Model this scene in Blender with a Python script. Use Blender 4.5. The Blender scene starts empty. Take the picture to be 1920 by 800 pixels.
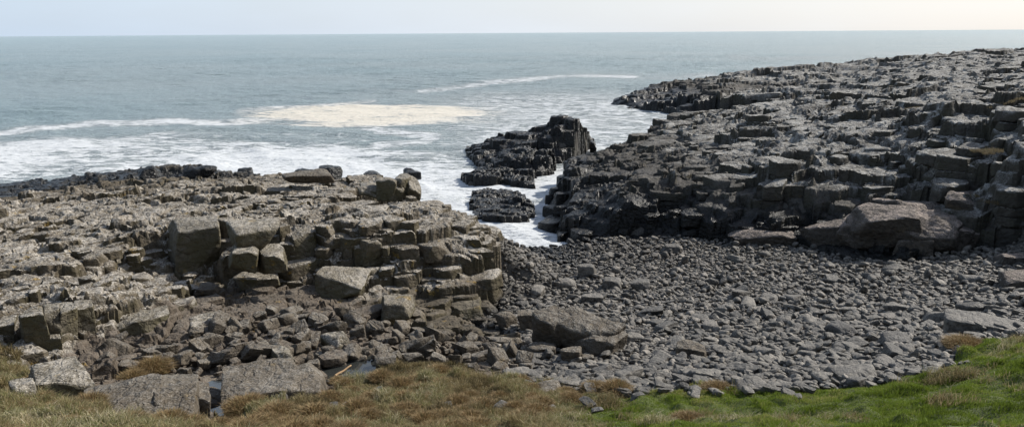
import bpy, math, random
import numpy as np
from mathutils import Matrix, Vector
from mathutils.geometry import delaunay_2d_cdt

rng = np.random.default_rng(7)
random.seed(7)
sc = bpy.context.scene
col = sc.collection

# ------------------------------------------------------------------ camera model
F = 1500.0; HC = 12.0
PITCH = math.atan(338.5 / F); ROLL = 0.00677
MC = np.array((Matrix.Rotation(math.pi/2 - PITCH, 3, 'X') @ Matrix.Rotation(-ROLL, 3, 'Z')))

def ray(px, py):
    v = MC @ np.array([(px-960)/F, (400-py)/F, -1.0])
    return v / math.hypot(v[0], v[1])

def at(px, py, z):
    v = ray(px, py)
    t = (z - HC) / v[2]
    return np.array([v[0]*t, v[1]*t])

def project(X, Y, Z):
    P = np.stack([X, Y, Z-HC], -1) @ MC
    w = np.maximum(-P[..., 2], 1e-3)
    return 960 + F*P[..., 0]/w, 400 - F*P[..., 1]/w

# ------------------------------------------------------------------ numpy noise
def _hash(ix, iy, iz, seed):
    h = (ix.astype(np.uint32)*np.uint32(374761393) ^ iy.astype(np.uint32)*np.uint32(668265263)
         ^ iz.astype(np.uint32)*np.uint32(2147483647) ^ np.uint32(seed*1013904223 & 0xffffffff))
    h = (h ^ (h >> np.uint32(13)))*np.uint32(1274126177)
    h = (h ^ (h >> np.uint32(16)))*np.uint32(2246822519)
    h ^= h >> np.uint32(15)
    return (h & np.uint32(0xffffff)).astype(np.float32)/np.float32(0xffffff)

def vn(x, y, z, seed=0):
    x = np.asarray(x, np.float32); y = np.asarray(y, np.float32)
    z = np.asarray(z, np.float32) + np.zeros_like(x)
    fx, fy, fz = np.floor(x), np.floor(y), np.floor(z)
    ix, iy, iz = fx.astype(np.int32), fy.astype(np.int32), fz.astype(np.int32)
    x = x-fx; y = y-fy; z = z-fz
    x = x*x*(3-2*x); y = y*y*(3-2*y); z = z*z*(3-2*z)
    o = 0
    for dx in (0, 1):
        wx = x if dx else 1-x
        for dy in (0, 1):
            wy = y if dy else 1-y
            for dz in (0, 1):
                wz = z if dz else 1-z
                o = o + wx*wy*wz*_hash(ix+dx, iy+dy, iz+dz, seed)
    return o*2-1

def fbm(x, y, z=0.0, oct=3, seed=0):
    a, o, t = 1.0, 0, 0
    for k in range(oct):
        o = o + a*vn(np.asarray(x)*2**k, np.asarray(y)*2**k, np.asarray(z)*2**k, seed+k*17)
        t += a; a *= .5
    return o/t

def sstep(a, b, x):
    t = np.clip((x-a)/(b-a), 0, 1)
    return t*t*(3-2*t)

# ------------------------------------------------------------------ terrain height from surveyed points
PP = [ # (column, [(row, height), ...])
 (-250,[(350,0),(362,.8),(387,.7),(392,2.2),(440,3.4),(520,3.9),(590,4.1),(655,3.1),(690,3.9),(750,5.0),(800,5.6)]),
 (0,[(347,0),(352,.8),(370,.7),(377,2.2),(410,3.1),(450,3.6),(520,3.9),(572,4.15),(590,4.1),(652,3.0),(690,3.6),(750,4.8),(800,5.3)]),
 (100,[(338,0),(338,.9),(360,.7),(368,2.2),(410,3.2),(450,3.7),(520,3.9),(565,4.15),(585,4.1),(650,3.0),(690,3.2),(750,4.3),(800,5.0)]),
 (200,[(327,0),(322,1.0),(348,.8),(359,2.1),(400,3.3),(450,3.8),(520,3.9),(560,3.9),(575,3.9),(642,3.0),(700,3.0),(750,3.5),(800,4.3)]),
 (300,[(322,0),(314,1.1),(336,.9),(347,2.1),(400,3.8),(432,3.8),(470,3.1),(520,2.95),(560,3.45),(590,3.4),(635,2.9),(700,2.9),(750,3.3),(800,4.0)]),
 (365, [(322,0),(310,1.2),(325,.8),(336,2.4),(395,4.0),(432,4.2),(512,2.55),(535,2.7),(560,3.1),(620,3.0),(700,2.8),(750,2.85),(800,3.5)]),
 (450,[(330,-.2),(334,1.3),(345,2.2),(390,3.9),(425,4.3),(500,2.8),(525,2.4),(560,2.6),(620,2.8),(700,2.9),(750,3.2),(800,3.8)]),
 (550,[(322,-.2),(322,1.3),(335,2.2),(385,3.8),(428,4.3),(500,2.8),(530,2.3),(560,2.45),(620,2.6),(690,2.8),(750,3.3),(800,4.0)]),
 (650,[(322,-.2),(322,1.3),(332,2.2),(385,3.7),(430,4.2),(500,2.8),(540,2.15),(600,2.3),(640,2.5),(680,2.65),(705,2.7),(750,3.3),(800,4.1)]),
 (720,[(330,-.2),(330,1.6),(345,2.7),(395,3.9),(440,4.15),(475,3.3),(500,2.85),(540,2.15),(580,2.1),(620,2.3),(680,2.65),(720,3.0),(760,3.5),(800,4.0)]),
 (790,[(372,3.6),(400,3.8),(432,4.0),(470,3.2),(510,2.5),(555,1.8),(600,1.9),(650,2.3),(680,2.65),(720,3.0),(800,3.9)]),
 (850,[(392,3.6),(405,3.8),(435,3.95),(480,3.1),(530,2.2),(580,1.4),(605,1.35),(650,1.95),(700,2.6),(750,3.2),(800,3.8)]),
 (885,[(413,3.7),(440,3.75),(480,3.0),(530,2.1),(580,1.25),(610,1.2),(650,1.8),(700,2.55),(750,3.2),(800,3.8)]),
 (920,[(448,3.15),(465,3.0),(500,2.45),(550,1.5),(585,1.05),(620,1.4),(660,1.95),(700,2.5),(750,3.2),(800,3.75)]),
 (950, [(464,0),(500,.45),(550,.85),(600,1.3),(650,1.9),(700,2.5),(730,3.0),(800,3.7)]),
 (1050,[(460,0),(500,.5),(550,.95),(600,1.4),(650,1.95),(700,2.5),(735,3.0),(800,3.8)]),
 (1200,[(450,.4),(500,.7),(550,1.1),(600,1.6),(650,2.1),(700,2.6),(740,3.2),(800,4.0)]),
 (1350,[(455,.9),(500,1.05),(550,1.4),(600,1.85),(650,2.35),(700,2.85),(738,3.4),(800,4.2)]),
 (1500,[(462,1.3),(500,1.4),(550,1.7),(600,2.1),(650,2.6),(700,3.1),(735,3.55),(800,4.4)]),
 (1620,[(480,1.6),(500,1.7),(550,2.0),(600,2.4),(650,2.85),(700,3.3),(725,3.65),(800,4.7)]),
 (1750,[(475,1.9),(500,2.0),(550,2.3),(600,2.7),(640,3.1),(690,3.6),(730,4.2),(800,5.0)]),
 (1840,[(465,2.2),(500,2.4),(550,2.7),(600,3.1),(640,3.7),(690,4.5),(800,5.4)]),
 (1920,[(460,2.6),(500,2.8),(550,3.0),(600,3.4),(632,3.9),(665,4.6),(720,5.1),(800,5.8)]),
 (2150,[(460,3.4),(500,3.6),(550,4.0),(600,4.6),(660,5.4),(800,6.7)]),
 # headland
 (1035,[(353,1.5),(385,.7),(404,.3),(440,.3)]),
 (1062,[(330,1.9),(360,1.6),(400,1.0),(428,.5)]),
 (1100,[(290,2.8),(330,2.6),(400,1.3),(440,.4)]),
 (1165,[(277,3.0),(310,3.0),(350,2.6),(400,1.7),(440,.6)]),
 (1206,[(256,3.1),(300,3.1),(350,2.8),(400,1.8),(441,.7)]),
 (1240,[(233,3.6),(260,3.4),(300,3.3),(350,2.9),(400,1.9),(442,.8)]),
 (1285,[(214,3.9),(260,3.7),(300,3.5),(350,3.0),(400,2.0),(444,.9)]),
 (1320,[(222,3.6),(260,3.8),(300,3.7),(350,3.2),(400,2.1),(445,.9)]),
 (1400,[(135,4.9),(165,4.6),(200,4.5),(250,4.4),(300,4.2),(350,3.6),(400,2.3),(445,1.2)]),
 (1500,[(126,5.4),(160,5.2),(200,5.0),(250,5.0),(300,4.8),(350,3.8),(400,2.7),(445,1.4)]),
 (1600,[(117,6.2),(150,6.1),(200,6.0),(250,5.8),(300,4.9),(350,3.9),(400,2.9),(455,1.7)]),
 (1680,[(110,7.0),(150,6.8),(200,6.6),(240,6.2),(300,5.0),(350,4.1),(400,3.1),(460,1.9)]),
 (1750,[(104,7.6),(130,7.5),(180,7.3),(220,7.0),(260,6.2),(300,5.3),(350,4.3),(400,3.3),(455,2.1)]),
 (1840,[(96,8.3),(130,8.1),(180,7.8),(215,7.4),(260,6.5),(300,5.7),(350,4.6),(400,3.6),(450,2.4)]),
 (1920,[(89,8.9),(130,8.6),(175,8.3),(205,8.0),(260,6.9),(300,6.2),(350,5.1),(400,4.0),(445,2.9)]),
 (2150,[(85,9.5),(130,9.4),(200,9.0),(260,8.0),(330,6.4),(400,5.0)]),
 # far point
 (1140,[(197,-.2)]), (1170,[(181,1.3),(202,-.2)]), (1220,[(163,2.2),(190,1.4),(207,-.2)]),
 (1270,[(156,3.0),(185,1.9),(200,1.2),(211,-.2)]), (1340,[(143,4.0),(175,3.0),(196,2.9)]),
]
pts = []
for c, rows in PP:
    for r, z in rows:
        x, y = at(c, r, z); pts.append((x, y, z))
# outside the frame and under the sea
for x, y, z in [(-20,0,10.4),(0,0,10.3),(20,0,10.8),(45,0,12),(0,-25,12),(-60,-25,12),(90,-25,14),(60,20,10),(60,40,10.5),
                (95,60,11),(130,95,11.5),(150,60,13),(190,100,14),(110,148,9.8),(150,150,11),(-60,5,9),(-60,30,4),(-70,45,2),(-80,58,-.5),
                (-90,80,-3),(-60,100,-3),(-30,120,-3),(0,100,-2.5),(10,150,-3),(30,175,-3),(60,185,-3),(100,195,-3),(160,200,-2),(220,220,-3),
                (-30,85,-2),(0,75,-1.4),(-12,60,-1.2),(-22,70,-1.4),(30,118,-1),(22,95,-1.2),(14,78,-1),(-3,48,-.8),(-4.5,44,-.7),(1,46,-.3),(2,56,-.9),
                (-120,-30,12),(-150,80,-4),(-150,240,-5),(260,240,-5),(260,-30,18),(0,240,-5),(26,108,-.8),(34,112,-.6)]:
    pts.append((x, y, z))
def inpoly(X, Y, poly):
    c = np.zeros(np.shape(X), bool); n = len(poly)
    for i in range(n):
        x0, y0 = poly[i]; x1, y1 = poly[(i+1) % n]
        if y0 == y1: continue
        c ^= ((y0 > Y) != (y1 > Y)) & (X < (x1-x0)*(Y-y0)/(y1-y0)+x0)
    return c
GS = .25; GX0, GY0 = -150., -30.; GNX, GNY = int(400/GS), int(262/GS)
def tri_grid(pts):
    P = np.array(pts)
    vs, es, fs, ov, oe, of = delaunay_2d_cdt([Vector((p[0], p[1])) for p in P], [], [], 0, 1e-5)
    V = np.array([(v.x, v.y) for v in vs]); Z = np.array([P[o[0], 2] for o in ov])
    G = np.full((GNY, GNX), -5., np.float32)
    for f in fs:
        a, b, c = V[f[0]], V[f[1]], V[f[2]]
        x0 = max(0, int((min(a[0], b[0], c[0])-GX0)/GS)); x1 = min(GNX-1, int((max(a[0], b[0], c[0])-GX0)/GS)+1)
        y0 = max(0, int((min(a[1], b[1], c[1])-GY0)/GS)); y1 = min(GNY-1, int((max(a[1], b[1], c[1])-GY0)/GS)+1)
        if x1 < x0 or y1 < y0: continue
        X, Y = np.meshgrid(GX0+np.arange(x0, x1+1)*GS, GY0+np.arange(y0, y1+1)*GS)
        d = (b[1]-c[1])*(a[0]-c[0])+(c[0]-b[0])*(a[1]-c[1])
        if abs(d) < 1e-9: continue
        w0 = ((b[1]-c[1])*(X-c[0])+(c[0]-b[0])*(Y-c[1]))/d
        w1 = ((c[1]-a[1])*(X-c[0])+(a[0]-c[0])*(Y-c[1]))/d
        w2 = 1-w0-w1
        m = (w0 > -1e-4) & (w1 > -1e-4) & (w2 > -1e-4)
        G[y0:y1+1, x0:x1+1][m] = (w0*Z[f[0]]+w1*Z[f[1]]+w2*Z[f[2]])[m]
    for _ in range(2):
        G[1:-1, 1:-1] = (G[1:-1, 1:-1]*2+G[:-2, 1:-1]+G[2:, 1:-1]+G[1:-1, :-2]+G[1:-1, 2:])/6
    return np.where(G < .05, G*1.5-.1, G)
G = tri_grid(pts)
def atD(c, D):
    v = ray(c, 300); return (v[0]*D, v[1]*D)
WATER = [tuple(at(c, r, 0)) for c, r in [(1070,458),(1046,442),(1027,415),(1030,392),(1050,368),(1074,347),(1096,322)]]+[atD(c, d) for c, d in
        [(1104,66),(1150,65),(1172,69.5),(1206,73),(1236,79),(1278,88),(1320,90),(1370,96),(1370,106),(1320,108)]]+\
        [tuple(at(c, r, 0)) for c, r in [(1262,212),(1215,207),(1170,203),(1138,197),(1100,190),(900,180),(500,300)]]+[atD(c, d) for c, d in [(440,68),(560,63),(640,60),(720,57),(780,50),(800,43.5),(850,39),(885,36.6),(918,35.2)]]+[tuple(at(930,458,0))]
STACK = [tuple(at(c, r, 0)) for c, r in [(870,290),(885,305),(900,319),(861,337),(877,347),(948,352),(1004,357),(1001,334),(1037,327),(1042,312),(1080,307),(1092,295),(1115,273)]]+[atD(c, d) for c, d in [(1108,91),(1095,86),(1040,84),(980,85),(900,86),(872,84)]]
REEF = [tuple(at(c, r, 0)) for c, r in [(884,362),(879,392),(890,414),(940,420),(1002,412),(1006,390),(985,366),(930,356)]]
def stamp(G, poly, P):
    global GX_, GY_
    P = [(*at(c, r, z), z) if r > 150 else (*atD(c, r), z) for c, r, z in P]+[(x*1.0+dx*40, y+dy*40, -1) for (x, y) in [poly[0]] for dx, dy in ((-1,-1),(1,-1),(-1,1),(1,1))]
    Q = tri_grid(P)
    m = inpoly(GX_, GY_, poly)
    return np.where(m, np.maximum(Q, .12), G)
GX_, GY_ = np.meshgrid(GX0+np.arange(GNX)*GS, GY0+np.arange(GNY)*GS)
G = np.where(inpoly(GX_, GY_, WATER), np.minimum(G, -1.0), G)
G = stamp(G, STACK, [(870,288,.3),(876,277,.75),(919,262,1.5),(953,249,2.4),(987,243,2.7),(1012,236,3.0),(1030,222,3.7),(1042,216,4.1),(1070,214,4.3),(1092,215,4.2),
    (1096,240,3.4),(1085,222,4.0),(1050,224,4.0),(1046,255,2.3),(1084,252,2.3),(1080,300,.4),(1086,268,2.0),(1046,268,2.0),(1042,304,.3),(1104,246,1.6),(1112,270,.3),(990,262,2.1),(1020,262,2.2),
    (1010,272,1.7),(1037,283,1.7),(1036,322,.3),(1033,291,1.6),(965,292,1.55),(963,278,1.6),(930,285,1.0),(885,295,.5),(905,315,.3),(930,300,.8),(945,318,.5),
    (866,326,.95),(961,324,.95),(880,322,1.0),(998,342,.5),(865,337,.3),(878,344,.3),(948,348,.3),(1000,352,.25),(1108,89,.2),(1092,84,1.5),(1040,82,2.2),(980,84,1.0),(900,85,.3),(900,80,1.0),(872,82,.2)])
G = stamp(G, REEF, [(905,363,.75),(890,372,.35),(882,392,.2),(892,411,.2),(940,417,.25),(935,375,.35),(960,385,.45),(978,370,.85),(998,378,.4),(1000,405,.25),(975,400,.55),(915,395,.5),(930,357,.2)])
def H(x, y):
    fx = np.clip((np.asarray(x)-GX0)/GS, 0, GNX-1.001); fy = np.clip((np.asarray(y)-GY0)/GS, 0, GNY-1.001)
    ix = fx.astype(int); iy = fy.astype(int); fx = fx-ix; fy = fy-iy
    return (G[iy, ix]*(1-fx)+G[iy, ix+1]*fx)*(1-fy)+(G[iy+1, ix]*(1-fx)+G[iy+1, ix+1]*fx)*fy

SXY = [np.array([*at(c, r, z), z]) for c, r, z in [(388,716,2.86),(412,728,2.92),(420,752,3.0),(432,780,3.12),(440,815,3.3),(440,850,3.5)]]
def stream_d(X, Y):
    d = np.full(np.shape(X), 9.); w = np.zeros(np.shape(X))
    for a, b in zip(SXY[:-1], SXY[1:]):
        ex, ey = b[0]-a[0], b[1]-a[1]; t = np.clip(((X-a[0])*ex+(Y-a[1])*ey)/(ex*ex+ey*ey), 0, 1)
        q = np.hypot(X-a[0]-t*ex, Y-a[1]-t*ey); w = np.where(q < d, a[2]+t*(b[2]-a[2]), w); d = np.minimum(d, q)
    return d, w
PC = at(660, 692, 2.8)
def pool_e(X, Y): return np.hypot((X-PC[0])/.95, (Y-PC[1]+.1*(X-PC[0]))/.62)+.15*vn(X*2, Y*2, 0, 4)
H0 = H
def H(x, y):
    h = H0(x, y); x = np.asarray(x, float); y = np.asarray(y, float)
    near = (np.abs(x+4) < 8) & (y < 24)
    if not np.any(near): return h
    e = pool_e(x, y)
    h = np.where((e < 1.6) & near, np.where(e < 1, 2.45+.4*e**2, np.maximum(h, 2.86)), h)
    d, w = stream_d(x, y)
    h = np.where((d < .75) & near, np.minimum(h+.3*0, w+.9*np.maximum(d-.18, -.12)), h)
    return h

def hit(px, py):
    v = ray(px, py); t = np.arange(9, 220, .1)
    d = HC+v[2]*t - H(v[0]*t, v[1]*t)
    k = np.argmax(d < 0)
    return np.array([v[0]*t[k], v[1]*t[k], HC+v[2]*t[k]]), t[k]

edge = [(1920,635,3.9),(1850,632,3.8),(1800,650,3.7),(1785,690,3.9),(1690,712,3.7),(1640,722,3.6),(1480,732,3.5),(1340,730,3.3),(1240,735,3.2),(1160,738,3.1),(1090,728,2.95),(960,722,2.8)]
EX = [tuple(at(*e)) for e in edge]
BEACH = [tuple(at(*e)) for e in [(932,456,.12),(1030,452,.15),(1085,446,.3),(1300,447,.9),(1500,458,1.35),(1580,480,1.65),(1700,488,1.95),(1800,470,2.15),(1920,448,2.8)]]+[(34,34),(34,22)]+EX+\
        [tuple(at(*e)) for e in [(930,695,2.4),(975,655,1.95),(935,600,1.4),(938,530,.75)]]
GRASS = EX+[tuple(at(*e)) for e in [(860,690,2.7),(760,672,2.75),(700,690,2.75),(650,708,2.8),(625,742,3.1),(560,765,3.4),(470,760,3.3),(430,765,3.3),(425,800,3.7),(400,806,3.7),(370,780,3.8),(300,800,4.0),(215,795,4.2),(150,745,4.2),(60,735,4.2),(30,690,3.9),(-10,640,3.6)]]+[(-24,22),(-40,22),(-40,3),(40,3),(34,22)]

# ------------------------------------------------------------------ mesh helpers
def np_mesh(name, V, Fc, mat, attrs=None, smooth=True, angle=None, cols=None):
    V = np.asarray(V, np.float32); Fc = np.asarray(Fc, np.int32)
    me = bpy.data.meshes.new(name)
    n, k = Fc.shape
    me.vertices.add(len(V)); me.vertices.foreach_set('co', V.ravel())
    me.loops.add(n*k); me.loops.foreach_set('vertex_index', Fc.ravel())
    me.polygons.add(n); me.polygons.foreach_set('loop_start', np.arange(0, n*k, k, dtype=np.int32))
    me.update(calc_edges=True)
    me.polygons.foreach_set('use_smooth', np.full(n, smooth))
    if angle: me.set_sharp_from_angle(angle=math.radians(angle))
    for a, d in (attrs or {}).items():
        at_ = me.attributes.new(a, 'FLOAT', 'POINT'); at_.data.foreach_set('value', np.asarray(d, np.float32).ravel())
    if mat: me.materials.append(mat)
    return me

def add(name, me, parent=None, kind=None, label=None, cat=None, group=None, loc=None):
    o = bpy.data.objects.new(name, me); col.objects.link(o)
    if parent: o.parent = parent
    if kind: o['kind'] = kind
    if label: o['label'] = label
    if cat: o['category'] = cat
    if group: o['group'] = group
    if loc is not None: o.location = loc
    return o

def cube_template(n, bottom=True):
    idx = {}; V = []; Q = []
    def vid(p):
        k = tuple(int(round(c*n)) for c in p)
        if k not in idx: idx[k] = len(V); V.append(p)
        return idx[k]
    g = [-1+2*i/n for i in range(n+1)]
    for ax in range(3):
        for s in (-1, 1):
            if ax == 2 and s == -1 and not bottom: continue
            for i in range(n):
                for j in range(n):
                    q = []
                    for a, b in ((i, j), (i+1, j), (i+1, j+1), (i, j+1)):
                        p = [0, 0, 0]; p[ax] = s; p[(ax+1) % 3] = g[a]; p[(ax+2) % 3] = g[b]
                        q.append(vid(tuple(p)))
                    if s < 0: q.reverse()
                    Q.append(q)
    V = np.array(V, np.float32)
    return V, np.array(Q, np.int32)
TPL = {}
def tpl(n, bottom=True):
    if (n, bottom) not in TPL: TPL[(n, bottom)] = cube_template(n, bottom)
    return TPL[(n, bottom)]

def polytopes(C, N, D, S, n, p=24, bottom=True, rough=.05, rscale=1.4, seed=1):
    """star-shaped solids: centres C (B,3), plane normals N (B,K,3), plane distances D (B,K), sampling half sizes S (B,3)"""
    T, Q = tpl(n, bottom)
    B = len(C); M = len(T)
    out = np.empty((B, M, 3), np.float32)
    for a in range(0, B, 256):
        b = min(B, a+256)
        v = T[None]*S[a:b, None, :]
        q = np.maximum(np.einsum('bkc,bmc->bkm', N[a:b], v), 0)/D[a:b, :, None]
        mx = q.max(1)
        r = mx*np.power(np.power(q/np.maximum(mx[:, None, :], 1e-9), p).sum(1), 1/p)
        out[a:b] = v/np.maximum(r, 1e-6)[..., None]
    off = rng.uniform(0, 50, (B, 1, 3)).astype(np.float32)
    W = (out+C[:, None]).reshape(-1, 3); L = (out+off+C[:, None]).reshape(-1, 3)*rscale
    if rough:
        R = np.asarray(rough, np.float32)
        R = np.repeat(R, M) if R.ndim else R
        for k in range(3):
            W[:, k] += R*(vn(L[:, 0], L[:, 1], L[:, 2], seed+k)+.55*vn(L[:, 0]*2.7, L[:, 1]*2.7, L[:, 2]*2.7, seed+10+k)
                          +.3*vn(L[:, 0]*6.1, L[:, 1]*6.1, L[:, 2]*6.1, seed+20+k))
    Fc = (Q[None]+(np.arange(B)*M)[:, None, None]).reshape(-1, 4)
    return W, Fc, M

# ------------------------------------------------------------------ jointed bedrock
def bedrock(mask, bounds, s, ang=20, an=1.0, strata=.5, dip=(0, 0), hoff=.18, n=8, lean=(0, 0), rough=.045, tilt=.06, gap=.012, seed=1, p=26, jit=.42, big=.3, maxl=4, cut=1.0):
    r = np.random.default_rng(seed)
    a = math.radians(ang); ca, sa = math.cos(a), math.sin(a)
    A = np.array([[ca/(s*an), sa/(s*an)], [-sa/s, ca/s]]); Ai = np.linalg.inv(A)
    cs = np.array([(x, y) for x in bounds[:2] for y in bounds[2:]])@A.T
    i0, i1 = int(cs[:, 0].min())-3, int(cs[:, 0].max())+4; j0, j1 = int(cs[:, 1].min())-3, int(cs[:, 1].max())+4
    I, J = np.meshgrid(np.arange(i0, i1), np.arange(j0, j1), indexing='ij')
    U = I+.5*(J % 2)+r.uniform(-jit, jit, I.shape); Vv = J+r.uniform(-jit, jit, I.shape)
    w = r.uniform(-big, big, I.shape)+ (r.uniform(0, 1, I.shape) < .12)*big*1.6
    X = Ai[0, 0]*U+Ai[0, 1]*Vv; Y = Ai[1, 0]*U+Ai[1, 1]*Vv
    h0 = H(X, Y)
    dp = dip[0]*X+dip[1]*Y
    hb = h0+hoff*1.4*vn(X/(3.2*s), Y/(3.2*s), 3.3, seed)+hoff*.8*vn(X/(1.3*s), Y/(1.3*s), 7.3, seed+1)
    q = (hb-dp)/strata
    h = dp+strata*(np.floor(q)+sstep(.35, .65, q-np.floor(q)))+r.normal(0, .22, X.shape)*hoff
    h = np.where(h0 < .0, np.minimum(h, h0+.25), h)
    ok = mask(X, Y, h0)
    ok[:2] = 0; ok[-2:] = 0; ok[:, :2] = 0; ok[:, -2:] = 0
    ii, jj = np.nonzero(ok)
    B = len(ii)
    if B == 0: return np.zeros((0, 3)), np.zeros((0, 4), int), np.zeros(0)
    x, y, hh = X[ii, jj], Y[ii, jj], h[ii, jj]
    Ns, Ds = [], []; hmin = hh.copy(); live = np.ones(B, bool)
    for di in range(-2, 3):
        for dj in range(-2, 3):
            if di == 0 and dj == 0: continue
            du = U[ii+di, jj+dj]-U[ii, jj]; dv = Vv[ii+di, jj+dj]-Vv[ii, jj]
            L2 = du*du+dv*dv
            d = (L2+w[ii, jj]-w[ii+di, jj+dj])/2
            nx = A[0, 0]*du+A[1, 0]*dv; ny = A[0, 1]*du+A[1, 1]*dv   # n.x<=d in world units (unnormalised)
            ln = np.hypot(nx, ny)
            dd = d/ln
            live &= dd > .12*s
            nrm = np.stack([nx/ln, ny/ln, -(lean[0]*nx+lean[1]*ny)/ln+0*nx], -1)
            Ns.append(nrm); Ds.append(np.maximum(dd-gap*(1+r.uniform(0, 2, B)), .05))
            if abs(di) <= 1 and abs(dj) <= 1: hmin = np.minimum(hmin, h[ii+di, jj+dj])
    Ns = np.stack(Ns, 1); Ds = np.stack(Ds, 1)
    allV, allF, allT = [], [], []; vo = 0
    top = hh.copy(); lo = np.minimum(hmin, hh)-.35
    act = live.copy()
    tint0 = r.uniform(0, 1, B)
    for layer in range(maxl):
        k = np.nonzero(act)[0]
        if not len(k): break
        nb = len(k)
        last = layer == maxl-1
        th = r.uniform(.55, 1.35, nb)*strata*1.25
        if last: th = np.maximum(th, top[k]-lo[k])
        rem = top[k]-th-lo[k]
        th = np.where(rem < .25*strata, np.maximum(th, top[k]-lo[k]+.1), th)
        C = np.stack([x[k], y[k], top[k]-th/2], -1)
        sx = r.normal(0, tilt if layer == 0 else tilt*.3, (nb, 2))
        nt = np.stack([-dip[0]+sx[:, 0], -dip[1]+sx[:, 1], np.ones(nb)], -1); nt /= np.linalg.norm(nt, axis=1)[:, None]
        nbm = np.tile(np.array([[0, 0, -1.]]), (nb, 1))
        # shift side planes for the lean (column axis passes through the top centre)
        dz = (C[:, 2]-hh[k])
        N = Ns[k].copy(); D = Ds[k].copy()
        D = D-(N[..., 2]*dz[:, None])
        if layer: D = D+r.normal(0, .012*s/.8, D.shape)-r.uniform(0, .03, (nb, 1))*s
        D = np.maximum(D, .06)
        # chipped corners
        ca_ = r.uniform(0, 6.283, (nb, 3)); el = r.uniform(.2, 1.1, (nb, 3))
        Nc = np.stack([np.cos(ca_)*np.cos(el), np.sin(ca_)*np.cos(el), np.sin(el)], -1)
        sup = np.abs(np.cos(el))*s*.55+np.sin(el)*(th/2)[:, None]
        Dc = sup*r.uniform(.86, 1.25, (nb, 3))*cut
        N = np.concatenate([N, nt[:, None], nbm[:, None], Nc], 1)
        D = np.concatenate([D, (th/2*nt[:, 2])[:, None], (th/2+.02)[:, None], np.maximum(Dc, .05)], 1)
        S = np.stack([np.full(nb, s*.55), np.full(nb, s*.55), th/2], -1)
        V, Fq, M = polytopes(C, N.astype(np.float32), D.astype(np.float32), S.astype(np.float32), n, p=p, rough=rough, rscale=1.1/s, seed=seed)
        allV.append(V); allF.append(Fq+vo); vo += len(V)
        allT.append(np.repeat(tint0[k]*.7+.3*r.uniform(0, 1, nb), M))
        top[k] -= th+.01
        act[k] = top[k] > lo[k]+.05
        if last: break
    return np.concatenate(allV), np.concatenate(allF), np.concatenate(allT)

def join(*ps):
    V, Fq, T = [], [], []; o = 0
    for v, f, t in ps:
        if not len(v): continue
        V.append(v); Fq.append(f+o); T.append(t); o += len(v)
    return np.concatenate(V), np.concatenate(Fq), np.concatenate(T)

# ------------------------------------------------------------------ materials
class NT:
    def __init__(s, name):
        s.m = bpy.data.materials.new(name); s.m.use_nodes = True; s.t = s.m.node_tree
        s.b = s.t.nodes['Principled BSDF']; s.out = s.t.nodes['Material Output']
    def n(s, t, **k):
        x = s.t.nodes.new(t)
        for a, v in k.items():
            if a.startswith('i_'):
                key = a[2:]; key = int(key) if key.isdigit() else key.replace('_', ' ')
                if isinstance(v, bpy.types.NodeSocket): s.t.links.new(v, x.inputs[key])
                else: x.inputs[key].default_value = v
            else: setattr(x, a, v)
        return x
    def noise(s, vec, scale, det=4, rough=.55, w=None):
        x = s.n('ShaderNodeTexNoise', i_Scale=scale, i_Detail=det, i_Roughness=rough)
        s.t.links.new(vec, x.inputs['Vector']); return x.outputs['Fac']
    def math(s, op, a, b=0.0, c=None, clamp=False):
        x = s.n('ShaderNodeMath', operation=op, use_clamp=clamp)
        for i, v in enumerate((a, b, c)):
            if v is None: continue
            if isinstance(v, bpy.types.NodeSocket): s.t.links.new(v, x.inputs[i])
            else: x.inputs[i].default_value = v
        return x.outputs[0]
    def ss(s, v, a, b):
        x = s.n('ShaderNodeMapRange', interpolation_type='SMOOTHSTEP')
        s.t.links.new(v, x.inputs[0])
        for i, q in ((1, a), (2, b)):
            if isinstance(q, bpy.types.NodeSocket): s.t.links.new(q, x.inputs[i])
            else: x.inputs[i].default_value = q
        return x.outputs[0]
    def mix(s, f, a, b):
        x = s.n('ShaderNodeMix', data_type='RGBA')
        for i, v in ((0, f), (6, a), (7, b)):
            if isinstance(v, bpy.types.NodeSocket): s.t.links.new(v, x.inputs[i])
            else: x.inputs[i].default_value = v if i == 0 else (*v, 1)
        return x.outputs[2]
    def attr(s, name):
        return s.n('ShaderNodeAttribute', attribute_name=name).outputs['Fac']
    def link(s, a, inp): s.t.links.new(a, s.b.inputs[inp])
    def bump(s, h, dist, strength=1.0, prev=None):
        x = s.n('ShaderNodeBump', i_Strength=strength, i_Distance=dist); s.t.links.new(h, x.inputs['Height'])
        if prev is not None: s.t.links.new(prev, x.inputs['Normal'])
        return x.outputs[0]

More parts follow.
